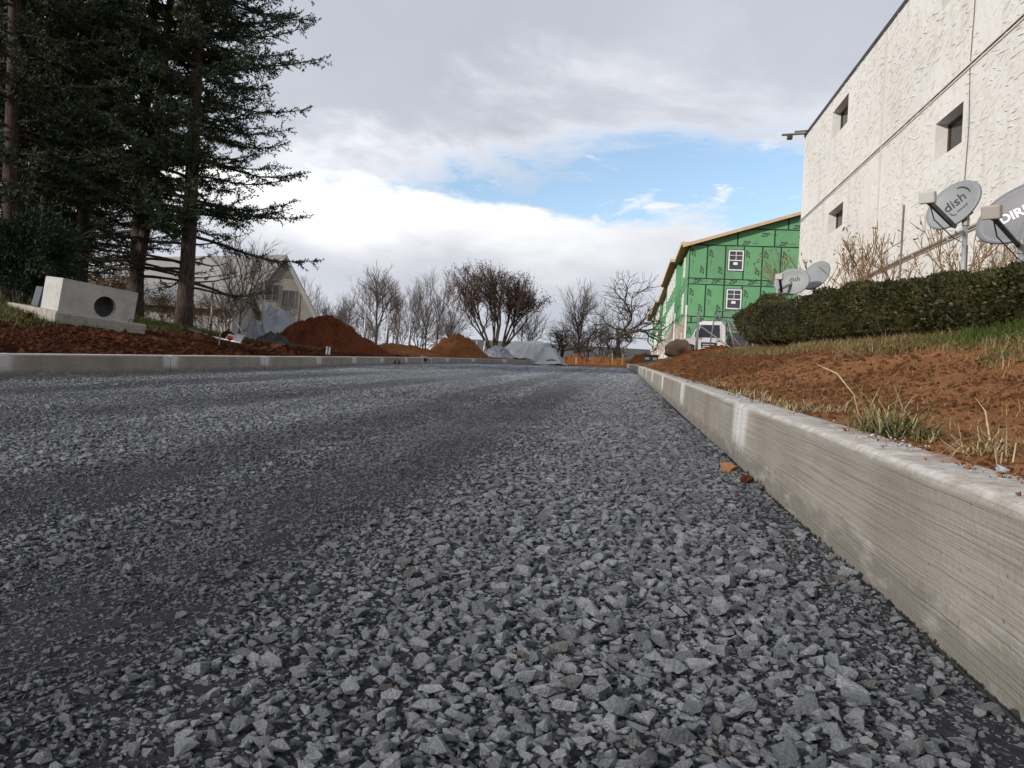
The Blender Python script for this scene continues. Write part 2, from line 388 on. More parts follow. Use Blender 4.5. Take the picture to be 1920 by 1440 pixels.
ZIPG = m_varied('green_sheathing', (.115, .30, .14), (.14, .345, .165), .9, .75, c3=(.12, .285, .145), rvar=.06)
TAPE = m_varied('black_seam_tape', (.012, .022, .018), (.03, .05, .04), 5., .6)
PLY = m_varied('raw_plywood', (.48, .33, .185), (.60, .44, .27), 2., .8)
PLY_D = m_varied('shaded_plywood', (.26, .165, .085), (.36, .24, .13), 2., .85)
VINYL = m_varied('white_vinyl', (.74, .74, .72), (.80, .80, .79), 2., .45)
SIDING = m_varied('beige_siding', (.46, .385, .31), (.53, .45, .37), 1., .6)
SHINGLE = m_varied('grey_shingles', (.065, .062, .06), (.11, .105, .10), 2.5, .95, 12., .02)
ROOFP = m_varied('pale_grey_roof', (.20, .20, .20), (.26, .26, .255), .6, .9, 6., .01)
BEIGE = m_varied('tan_house_wall', (.25, .23, .195), (.31, .285, .245), .7, .9)
GABLE = m_varied('brown_gable_boards', (.17, .148, .125), (.22, .195, .165), 2., .9)
TARP = m_varied('silver_tarp', (.24, .255, .265), (.33, .34, .345), 1.4, .55, 5., .03)
SHEET = m_varied('blue_grey_sheet', (.14, .15, .165), (.20, .21, .225), 1., .7, 4., .02)
TRUCKW = m_varied('white_truck_paint', (.72, .72, .72), (.79, .79, .79), .7, .3, spec=.5)
RUBBER = m_varied('black_rubber', (.012, .012, .012), (.03, .029, .028), 3., .85)
BLACKM = m_varied('black_metal', (.018, .018, .02), (.045, .045, .05), 2., .6)
YELLOWM = m_varied('yellow_tan_board', (.42, .27, .09), (.50, .34, .14), 2., .7)
BOULD = m_varied('tan_rock', (.20, .155, .11), (.30, .215, .14), 2.4, .95, 9., .05, c3=(.30, .17, .08))
UGREEN = m_varied('dark_green_paint', (.032, .05, .038), (.05, .068, .052), 2., .6)
PINK = m_varied('faded_red_paint', (.30, .07, .06), (.36, .1, .08), 5., .8)
YEL = m_varied('yellow_paint', (.34, .28, .06), (.4, .33, .09), 5., .8)
WOOD = m_varied('stake_wood', (.42, .33, .2), (.5, .41, .27), 5., .85)
REDP = m_varied('red_plastic', (.5, .025, .02), (.58, .04, .03), 5., .5)
SLATEB = m_varied('slate_blue_panel', (.06, .07, .082), (.085, .095, .108), 2., .6)
DARKIN = m_varied('dark_interior', (.012, .012, .013), (.025, .025, .026), 1., .9)
WHITEB = m_varied('white_house_wall', (.30, .295, .285), (.36, .355, .34), .8, .85)
ASPH = m_varied('broken_asphalt', (.03, .029, .029), (.07, .068, .068), 6., .9, 25., .03)
POSTB = m_varied('brown_rusty_steel', (.12, .085, .06), (.2, .15, .11), 5., .8)

# ---------------------------------------------------------------- ground, verges, road
def grid(xs, ys, zf):
    X, Y = np.meshgrid(xs, ys); Z = zf(X, Y); V = np.stack([X.ravel(), Y.ravel(), Z.ravel()], 1)
    nx, ny = len(xs), len(ys); i = np.arange(nx-1)[None, :]+np.arange(ny-1)[:, None]*nx
    F = np.stack([i, i+1, i+1+nx, i+nx], -1).reshape(-1, 4); return V, F
def spaced(a, b, f):          # positions from a to b with local step f(p)
    out = [a]
    while out[-1] < b: out.append(out[-1]+f(out[-1]))
    return np.array(out)
RB_X1, RB_Y0, RB_Y1 = 7.2, -2.5, 46.      # soil patch to the right of the kerb
LB_X0, LB_Y0, LB_Y1 = -17., 2., 46.
def ground_z(X, Y):
    z = terrain(X, Y)
    over = (X > LB_X0+.3) & (X < RB_X1-.3) & (Y > -4) & (Y < 45.5)
    return np.where(over, z-.45, z)-np.clip((np.hypot(X, Y)-300)/400, 0, 1)*3
gxs = np.concatenate([-np.geomspace(2500, 20, 22), np.arange(-18, 9, .75), np.geomspace(9, 2500, 24)])
gys = np.concatenate([-np.geomspace(1500, 6, 12), np.arange(-5, 48, .75), np.geomspace(48, 3500, 30)])
g = npmesh('ground', *grid(gxs, gys, ground_z), SOIL_L, smooth=True); tag(g, kind='structure')

def clod(X, Y, s):
    n = fbm(X*1.3, Y*1.3, s, 3)-.5; m = fbm(X*7, Y*7, s+5, 4)-.5; k = np.abs(fbm(X*19, Y*19, s+9, 3)-.5)
    return n*.06+m*.045-k*.05+.014*(fbm(X*38, Y*38, s+2, 2)-.5)
def rbank_z(U, Y):        # U = distance right of the kerb back
    X = U+rkerb(Y)+.155
    n = clod(X, Y, 3)*np.clip(U/.25+.25, 0, 1)*np.clip(1.2-(U-1.6)/3, .5, 1)
    return terrain(X, Y)+n
def patch(name, us, ys, zf, xf, mat):
    U, Y = np.meshgrid(us, ys); Z = zf(U, Y); X = xf(U, Y)
    nx, ny = len(us), len(ys); i = np.arange(nx-1)[None, :]+np.arange(ny-1)[:, None]*nx
    F = np.stack([i, i+1, i+1+nx, i+nx], -1).reshape(-1, 4)
    if xf is lx: F = F[:, ::-1]
    o = npmesh(name, np.stack([X.ravel(), Y.ravel(), Z.ravel()], 1), F, mat, smooth=True); tag(o, kind='structure'); return o
rx = lambda U, Y: U+rkerb(Y)+.155
lx = lambda U, Y: lkerb(Y)-.155-U
us = spaced(0., 6.7, lambda u: .016+.018*u)
ysr = spaced(-2.5, 41.5, lambda y: max(.02, .010*abs(y)+.012) if y > .5 else .25)
patch('right_bank', us, ysr, rbank_z, rx, SOIL_R)
def lverge_z(U, Y):
    X = lkerb(Y)-.155-U
    return terrain(X, Y)+clod(X, Y, 31)*.9*np.clip(U/.3+.3, 0, 1)
ul = spaced(0., 10.7, lambda u: .04+.03*u)
ysl = spaced(2., 41.5, lambda y: .05+.006*y)
patch('left_verge', ul, ysl, lverge_z, lx, VERGE)
# raw earth beyond the end of the road
def fore_z(X, Y): return terrain(X, Y)+clod(X*.6, Y*.6, 77)*1.2-.02
o = npmesh('earthworks', *grid(np.arange(-16, 9, .16), np.arange(41, 62, .2), fore_z), SOIL_O, smooth=True); tag(o, kind='structure')

def road_z(X, Y):
    t = X+3.0
    rut = -.016*np.exp(-((X+.95+.1*np.sin(Y*.3))/.22)**2)-.014*np.exp(-((X+2.6+.12*np.sin(Y*.25))/.25)**2)-.012*np.exp(-((X+4.4)/.3)**2)
    return GX*X+grade(Y)+rut+.012*(fbm(X*2., Y*1.1, 8, 3)-.5)+.006*np.exp(-((X-.3)/.25)**2)
road = empty('road'); tag(road, kind='structure')
def rxs(U, Y): return lkerb(Y)+.02+U*(rkerb(Y)-lkerb(Y)-.04)
uu = np.concatenate([np.linspace(0, .6, 50), np.linspace(.61, 1, 70)])
yy = spaced(-2., 47, lambda y: max(.03, .02*abs(y)))
U, Y = np.meshgrid(uu, yy); X = rxs(U, Y); Z = road_z(X, Y)+.006*(fbm(X*14, Y*14, 3, 3)-.5)
nx, ny = len(uu), len(yy); i = np.arange(nx-1)[None, :]+np.arange(ny-1)[:, None]*nx
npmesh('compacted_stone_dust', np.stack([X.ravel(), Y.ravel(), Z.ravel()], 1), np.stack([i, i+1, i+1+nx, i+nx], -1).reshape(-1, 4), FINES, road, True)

# crushed stone: 300 stones that show largest are parts of the road, the rest is one mass
rng = np.random.default_rng(5)
def rock_mesh(name, n, flat, seed, mat=STONE):
    r = np.random.default_rng(seed); bm = bmesh.new()
    for k in range(n):
        v = r.normal(size=3); v /= np.linalg.norm(v); v *= r.uniform(.8, 1.08)
        bm.verts.new((v[0]*r.uniform(.9, 1.15), v[1]*.74, v[2]*flat))
    bmesh.ops.convex_hull(bm, input=bm.verts[:]); 
    for v in [v for v in bm.verts if not v.link_faces]: bm.verts.remove(v)
    me = bpy.data.meshes.new(name); bm.to_mesh(me); bm.free(); me.materials.append(mat); return me
ROCKS = [rock_mesh('crushed_stone', n, f, s) for s, (n, f) in enumerate([(11, .42), (13, .5), (10, .36), (14, .46), (12, .58), (11, .32), (15, .5), (13, .38), (12, .44), (14, .54)])]+[rock_mesh('stone_chip', 9, .5, 60+s, CHIP) for s in range(5)]
def fines_mask(x, y):
    """0..1, high where stone dust hides the stones"""
    s = fbm(x*1.9+.06*y, y*.30, 21, 4)
    m = np.clip((s-.50)/.09, 0, 1)*.75
    track = np.exp(-((x+.72+.06*np.sin(y*1.3))/.20)**2)*np.clip(1.7-y*.12, 0, 1)+.9*np.exp(-((x+.02*y-.02)/.14)**2)*np.exp(-((y-2.5)/.9)**2)
    track = track*1.25+1.1*np.exp(-((x+1.35+.05*np.sin(y))/.20)**2)*np.clip((y-.5)/.5, 0, 1)*np.clip(2-y/4, 0, 1)
    track = track+.9*np.exp(-((x+2.9)/.28)**2)*np.clip((y-2)/2, 0, 1)+.8*np.exp(-((x+4.6)/.3)**2)*np.clip((y-4)/2, 0, 1)+.8*np.exp(-((x+.85)/.25)**2)*np.clip((y-6)/3, 0, 1)
    m = np.clip(m*.75+track*np.clip((fbm(x*3, y*2, 4, 3)-.30)/.25, 0, 1), 0, 1)
    loose = np.clip((x+.45+.15*np.minimum(y-1, 0))/.3, 0, 1)*np.clip(1.5-.06*y, .5, 1)      # loose clean stone in front of the kerb
    m = m*(1-.9*loose)
    return np.maximum(m, .85*np.exp(-((x-.40)/.055)**2)*np.clip((fbm(x*2, y*1.7, 44, 3)-.36)/.1, 0, 1))
def loose_f(x, y): return np.clip((x+.45+.15*np.minimum(y-1, 0))/.3, 0, 1)*np.clip(1.4-.1*y, 0, 1)
def strew(y0, y1, step, mean, smin, smax, sig, keep=1., tiny=False):
    ys = np.arange(y0, y1, step); pts = []
    for y in ys:
        a = max(lkerb(y)+.03, -1.15-1.02*y); b = rkerb(y)-.012
        n = int((b-a)/step)
        if n > 0: pts.append(np.stack([a+(np.arange(n)+.5)*step, np.full(n, y)], 1))
    p = np.concatenate(pts); p += rng.uniform(-.5, .5, p.shape)*step*1.1
    p = p[(p[:, 0] < rkerb(p[:, 1])-.008) & (p[:, 0] > lkerb(p[:, 1])+.01)]
    sz = np.clip(mean*np.exp(rng.normal(0, sig, len(p))), smin, smax)
    m = fines_mask(p[:, 0], p[:, 1]); k = rng.random(len(p)) < (keep if tiny else keep*(1-.34*m)); sz *= (1-(0 if tiny else .36)*m)*(1+(0 if tiny else .26)*loose_f(p[:, 0], p[:, 1]))
    return p[k], sz[k], m[k]
Z_ = [strew(.30, 2.4, .0078, .0038, .002, .0068, .38, .95, True), strew(2.4, 6., .0155, .0070, .004, .012, .38, .95, True),
      strew(.30, 1.6, .0120, .0060, .0035, .012, .44, .95), strew(.30, 1.9, .026, .0100, .006, .019, .36, .8), 
      strew(1.6, 3.4, .0150, .0072, .0045, .014, .42, .97), strew(1.9, 4.8, .034, .0112, .007, .019, .32, .6),
      strew(3.4, 6.5, .024, .0118, .007, .021, .4), strew(6.5, 12, .040, .0175, .010, .028, .38),
      strew(12, 20, .068, .028, .016, .045, .36), strew(20, 41, .12, .046, .028, .07, .35)]
pp = np.concatenate([z[0] for z in Z_]); ss = np.concatenate([z[1] for z in Z_]); mm = np.concatenate([z[2] for z in Z_])
layer2 = np.concatenate([np.full(len(z[0]), i in (3, 5)) for i, z in enumerate(Z_)])
near = pp[:, 1] < 12
zz = road_z(pp[:, 0], pp[:, 1])+ss*np.where(layer2, .35, np.where(near, .05, -.12))-mm*ss*.15
tilt = np.where(near, .24, .13)
rot = np.stack([rng.normal(0, 1, len(pp))*tilt, rng.normal(0, 1, len(pp))*tilt, rng.uniform(0, 6.28, len(pp))], 1)
scl = ss[:, None]*np.stack([rng.uniform(.85, 1.3, len(pp)), rng.uniform(.8, 1.1, len(pp)), rng.uniform(.75, 1.15, len(pp))], 1)
idx = rng.integers(0, 10, len(pp)); chip = np.concatenate([np.full(len(z[0]), i < 2) for i, z in enumerate(Z_)]); idx = np.where(chip & (rng.random(len(pp)) < .85), 10+idx % 5, idx)
VV = np.stack([pp[:, 0], pp[:, 1], zz], 1)
# apparent size inside the frame
rel = VV-np.array([0, 0, CAM_H]); dep = rel @ np.array(FW); sx = 960+FPX*(rel @ np.array(RT))/dep; sy = 720-FPX*(rel @ np.array(UP))/dep
app = np.where((sx > 5) & (sx < 1915) & (sy < 1435), ss/dep, 0)
top = np.argsort(-app)[:300]; rest = np.ones(len(pp), bool); rest[top] = False
for k in top:
    o = link('stone', ROCKS[idx[k]], None, road); o.location = VV[k]; o.rotation_euler = rot[k]; o.scale = scl[k]
PROTO = bpy.data.collections.new('stone_prototypes')
for me in ROCKS:
    o = bpy.data.objects.new('stone_prototype', me); PROTO.objects.link(o)
def scatter(name, V, R, Sc, I, coll, parent=None):
    me = bpy.data.meshes.new(name); me.vertices.add(len(V)); me.vertices.foreach_set('co', np.asarray(V, np.float32).ravel())
    for nm, typ, key, arr in (('rot', 'FLOAT_VECTOR', 'vector', R), ('scl', 'FLOAT_VECTOR', 'vector', Sc), ('pick', 'INT', 'value', I)):
        a = me.attributes.new(nm, typ, 'POINT'); a.data.foreach_set(key, np.asarray(arr, np.int32 if typ == 'INT' else np.float32).ravel())
    o = bpy.data.objects.new(name, me); COL.objects.link(o)
    if parent is not None: o.parent = parent
    ng = bpy.data.node_groups.new(name, 'GeometryNodeTree')
    ng.interface.new_socket('Geometry', in_out='INPUT', socket_type='NodeSocketGeometry'); ng.interface.new_socket('Geometry', in_out='OUTPUT', socket_type='NodeSocketGeometry')
    N = ng.nodes; L = ng.links
    gi = N.new('NodeGroupInput'); go = N.new('NodeGroupOutput'); ci = N.new('GeometryNodeCollectionInfo'); ip = N.new('GeometryNodeInstanceOnPoints')
    ci.inputs['Collection'].default_value = coll; ci.inputs['Separate Children'].default_value = True; ci.inputs['Reset Children'].default_value = True
    def na(nm, t):
        n = N.new('GeometryNodeInputNamedAttribute'); n.data_type = t; n.inputs[0].default_value = nm; return n.outputs[0]
    L.new(gi.outputs[0], ip.inputs['Points']); L.new(ci.outputs[0], ip.inputs['Instance']); ip.inputs['Pick Instance'].default_value = True
    L.new(na('pick', 'INT'), ip.inputs['Instance Index']); L.new(na('rot', 'FLOAT_VECTOR'), ip.inputs['Rotation']); L.new(na('scl', 'FLOAT_VECTOR'), ip.inputs['Scale'])
    L.new(ip.outputs[0], go.inputs[0])
    md = o.modifiers.new('scatter', 'NODES'); md.node_group = ng
    return o
o = scatter('gravel', VV[rest], rot[rest], scl[rest], idx[rest], PROTO); tag(o, 'loose blue grey crushed stone spread over the whole road', 'gravel', kind='stuff')
print('stones', len(pp))

# kerbs: cast sections 3.05 m long with open joints
def kerb_mesh(L=3.028, h=.24, w=.16):
    bm = bmesh.new()
    pr = [(0, -.18), (.014, h-.022), (.018, h-.010), (.027, h-.002), (.04, h), (w-.02, h+.002), (w-.006, h-.004), (w, h-.018), (w, -.18)]
    ys = [0, .006]+[L*k/60 for k in range(1, 60)]+[L-.006, L]; rk = random.Random(8)
    rows = []
    for j, y in enumerate(ys):
        inset = .004 if j in (0, len(ys)-1) else 0
        rows.append([bm.verts.new((u+(inset if u < .1 else -inset)+rk.uniform(-.0013, .0013), y, v-(inset if v > 0 else 0)+(rk.uniform(-.0016, .001) if v > .1 else 0))) for u, v in pr])
    n = len(pr)
    for a, b in zip(rows, rows[1:]):
        for k in range(n-1): bm.faces.new((a[k], a[k+1], b[k+1], b[k]))
    bm.faces.new(rows[0][::-1]); bm.faces.new(rows[-1])
    bmesh.ops.recalc_face_normals(bm, faces=bm.faces[:])
    me = bpy.data.meshes.new('kerb_section'); bm.to_mesh(me); bm.free(); me.materials.append(KERB); return me
KM = kerb_mesh(); KM.polygons.foreach_set('use_smooth', np.ones(len(KM.polygons), bool))
def lay_kerb(name, path, y0, y1, side, skip=None):
    root = empty(name); tag(root, kind='structure')
    y = y0
    while y < y1:
        x = float(path(y)); dy = 3.05; x2 = float(path(y+dy))
        for _ in range(3):
            dy = math.sqrt(max(.5, 3.05**2-(x2-x)**2)); x2 = float(path(y+dy))
        z1 = GX*x+float(grade(y)); z2 = GX*x2+float(grade(y+dy))
        d = Vector((x2-x, dy, z2-z1)).normalized(); s = Vector((d.y, -d.x, 0)).normalized()
        if side < 0:      # left kerb: face looks right, so the section runs the other way
            org = Vector((x2, y+dy, z2)); d = -d; s = -s
        else: org = Vector((x, y, z1))
        u = s.cross(d)
        o = link('kerb_section', KM, None, root)
        o.matrix_world = Matrix(((s.x, d.x, u.x, org.x), (s.y, d.y, u.y, org.y), (s.z, d.z, u.z, org.z), (0, 0, 0, 1)))
        y += dy
    return root
kr = lay_kerb('kerb_right', rkerb, .25-3.05, 36.2, 1)
kl = lay_kerb('kerb_left', lkerb, 6.95-3.05, 38.2, -1)
# storm drain mouth in the left kerb
yk = 28.4; xk = float(lkerb(yk)); zk = GX*xk+float(grade(yk))
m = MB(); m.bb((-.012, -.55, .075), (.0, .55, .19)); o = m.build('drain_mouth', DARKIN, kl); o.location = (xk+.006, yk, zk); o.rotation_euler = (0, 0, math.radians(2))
m = MB(); m.bb((-.02, -.75, .195), (.03, .75, .262)); m.bb((-.02, -.75, -.02), (.03, -.56, .195)); m.bb((-.02, .56, -.02), (.03, .75, .195)); o = m.build('drain_hood', CONC, kl); o.location = (xk, yk, zk)
# ---------------------------------------------------------------- buildings
def text_mesh(s, size, name='lettering', shear=0., depth=.002, bold=0.):
    c = bpy.data.curves.new(name, 'FONT'); c.body = s; c.size = size; c.shear = shear; c.extrude = depth; c.offset = bold
    c.align_x = 'CENTER'; c.align_y = 'CENTER'; c.resolution_u = 3
    o = bpy.data.objects.new(name, c); COL.objects.link(o)
    bpy.context.view_layer.update()
    me = bpy.data.meshes.new_from_object(o.evaluated_get(bpy.context.evaluated_depsgraph_get())); me.name = name
    bpy.data.objects.remove(o); bpy.data.curves.remove(c); return me
def put(name, me, mat, parent, M):
    o = link(name, me, mat, parent); o.matrix_local = M; return o
def frame_M(org, u, v):
    """text plane: u to the right, v up, at org"""
    u = Vector(u).normalized(); v = Vector(v).normalized(); w = u.cross(v)
    return Matrix(((u.x, v.x, w.x, org[0]), (u.y, v.y, w.y, org[1]), (u.z, v.z, w.z, org[2]), (0, 0, 0, 1)))

def white_building():
    r = empty('stucco_building', (0, 0, 0), math.radians(1.0))
    tag(r, 'tall cream stucco building with small recessed windows and flat roof on the right', 'building')
    WX, Y0, Y1, ZT, ZB = 5.9, -1.5, 25.75, 9.28, .2
    wins = [(21.15, 22.6, 8.08, 8.86), (14.25, 15.4, 8.12, 8.86), (14.25, 15.4, 5.25, 5.97), (21.15, 22.55, 5.36, 5.98), (7.2, 8.35, 8.12, 8.86), (7.2, 8.35, 5.25, 5.97)]
    ye = sorted({Y0, Y1} | {w[0] for w in wins} | {w[1] for w in wins}); ze = sorted({ZB, ZT} | {w[2] for w in wins} | {w[3] for w in wins})
    m = MB()
    for a, b in zip(ye, ye[1:]):
        for c, d in zip(ze, ze[1:]):
            cy, cz = (a+b)/2, (c+d)/2
            if any(w[0] < cy < w[1] and w[2] < cz < w[3] for w in wins): continue
            m.add([(WX, a, c), (WX, a, d), (WX, b, d), (WX, b, c)], [(0, 1, 2, 3)])
    D = .27
    for a, b, c, d in wins:
        m.add([(WX, a, c), (WX, a, d), (WX, b, d), (WX, b, c), (WX+D, a, c), (WX+D, a, d), (WX+D, b, d), (WX+D, b, c)],
              [(0, 1, 5, 4), (1, 2, 6, 5), (2, 3, 7, 6), (3, 0, 4, 7)])
    m.add([(WX, Y1, ZB), (WX, Y1, ZT), (WX+12, Y1, ZT), (WX+12, Y1, ZB), (WX, Y0, ZB), (WX, Y0, ZT), (WX+12, Y0, ZT), (WX+12, Y0, ZB)],
          [(0, 1, 2, 3), (4, 5, 6, 7), (1, 5, 6, 2), (3, 2, 6, 7)])
    me = bpy.data.meshes.new('wall'); me.from_pydata(m.v, [], m.f)
    bm = bmesh.new(); bm.from_mesh(me); bmesh.ops.remove_doubles(bm, verts=bm.verts[:], dist=1e-5); bmesh.ops.recalc_face_normals(bm, faces=bm.faces[:]); bm.to_mesh(me); bm.free()
    wall = link('wall', me, STUCCO, r)
    # raised trowel ridges of the skip-trowel plaster
    rg = np.random.default_rng(11); V = []; F = []
    step = .138
    for yy in np.arange(5.0, Y1-.05, step):
        for zz in np.arange(.6, ZT-.1, step*.85):
            y = yy+rg.uniform(-.5, .5)*step; z = zz+rg.uniform(-.5, .5)*step
            if rg.random() < .08+.75*np.clip((float(vnoise(yy*1.1, zz*1.3, 5))-.62)/.2, 0, 1): continue
            if any(w[0]-.06 < y < w[1]+.06 and w[2]-.06 < z < w[3]+.06 for w in wins) or abs(y-18.4) < .1: continue
            L = .20*math.exp(rg.normal(0, .45)); kind = rg.random()
            a = math.radians(rg.normal(34, 9)) if kind < .62 else math.radians(rg.normal(-3, 8))   # steep slashes and flat licks
            a2 = a+(rg.normal(-.6, .25) if kind < .3 else rg.normal(0, .25))
            n = 5; ts = np.linspace(0, 1, n); cy, cz = y, z; pts = []
            for t in ts:
                pts.append((cy, cz)); ang = a if t < .62 else a2
                cy -= math.cos(ang)*L/n+rg.normal(0, .004); cz += math.sin(ang)*L/n+rg.normal(0, .004)
            if any(w[0]-.04 < qy < w[1]+.04 and w[2]-.04 < qz < w[3]+.04 for w in wins for qy, qz in pts): continue
            b0 = len(V)
            h = rg.uniform(.007, .021)
            for i, (py, pz) in enumerate(pts):
                j = min(i+1, n-1); k = max(i-1, 0); ty, tz = pts[j][0]-pts[k][0], pts[j][1]-pts[k][1]; q = math.hypot(ty, tz)+1e-6; ny, nz = -tz/q, ty/q
                e = math.sin(math.pi*(.08+.84*i/(n-1))); w1 = .006; w2 = .020*e+.005
                V += [(WX+.001, py+ny*w1, pz+nz*w1), (WX-h*e, py, pz), (WX+.001, py-ny*w2, pz-nz*w2)]
            for i in range(n-1):
                c = b0+i*3; F += [(c, c+1, c+4, c+3), (c+1, c+2, c+5, c+4)]
    o = npmesh('trowel_ridges', V, F, STUCCO, wall); tag(o, kind='stuff')
    for a, b, c, d in wins:
        w = MB(); t = .045; x0, x1 = WX+D-.05, WX+D-.005
        w.bb((x0, a+.002, c+.002), (x1, a+t, d-.002)); w.bb((x0, b-t, c+.002), (x1, b-.002, d-.002)); w.bb((x0, a+t, c+.002), (x1, b-t, c+t)); w.bb((x0, a+t, d-t), (x1, b-t, d-.002))
        mid = a+(b-a)*.42; w.bb((x0-.004, mid-.025, c+t), (x1-.004, mid+.025, d-t))
        f = w.build('window', BRONZE, r)
        MB().bb((x1-.02, mid+.025, c+t), (x1-.012, b-t, d-t)).build('pane', GLASS_D, f)
        MB().bb((x1-.018, a+t, c+t), (x1-.010, mid-.025, d-t)).build('pane', GLASS_G, f)
        MB().bb((x1+.0, a+.06, c+t), (x1+.004, a+(mid-a)*.5, d-t)).build('curtain', CURTAIN, f)
    m = MB(); 
    m.bb((WX-.03, Y0-.05, ZT), (WX+.12, Y1+.03, ZT+.05)); m.bb((WX-.025, Y0-.03, ZT-.045), (WX-.002, Y1+.025, ZT)); m.build('roof_flashing', FLASH, r)
    MB().bb((WX+.121, Y0, ZT+.003), (WX+12, Y1, ZT+.045)).build('roof', SHINGLE, r)
    m = MB(); m.bb((WX-.012, 18.355, .6), (WX-.001, 18.445, ZT-.08)); m.bb((WX-.02, 18.34, .6), (WX-.001, 18.354, ZT-.08)); m.build('expansion_joint', TRIMLINE, r)
    m = MB(); m.bb((WX-.03, Y0, 6.52), (WX-.001, Y1, 6.545)); m.bb((WX-.02, Y0, 6.46), (WX-.001, Y1, 6.49)); m.build('belt_strip', TRIMLINE, r)
    MB().bb((WX-.004, Y0, 6.492), (WX-.0015, Y1, 6.518)).build('belt_groove', DARKIN, r)
    m = MB(); m.tube([(WX-.045, 6., 3.64), (WX-.045, 19.5, 3.64)], .028, 8); m.tube([(WX-.02, 6., 3.58), (WX-.02, 19.5, 3.58)], .012, 6)
    for y in np.arange(6.5, 19.4, 1.6): m.box((WX-.03, y, 3.63), (.06, .03, .09))
    m.build('conduit', TRIMLINE, r, True)
    m = MB(); m.tube([(WX-.016, 14.0+.03*math.sin(k*.9), 9.2-k*.31) for k in range(23)], .007, 4); m.build('cable', POSTB, r)
    # lamp bracket at the far corner of the roof
    m = MB(); m.tube([(WX+.05, Y1-.1, ZT+.05), (WX-.75, Y1-.1, ZT-.02)], .035, 6); m.tube([(WX+.05, Y1-.35, ZT+.05), (WX-.4, Y1-.3, ZT+.02)], .03, 6)
    arm = m.build('lamp_bracket', POSTB, r); MB().box((WX-.52, Y1-.2, ZT-.12), (.16, .16, .14)).build('lamp', FLASH, arm, bevel=.02)
    return r
white_building()

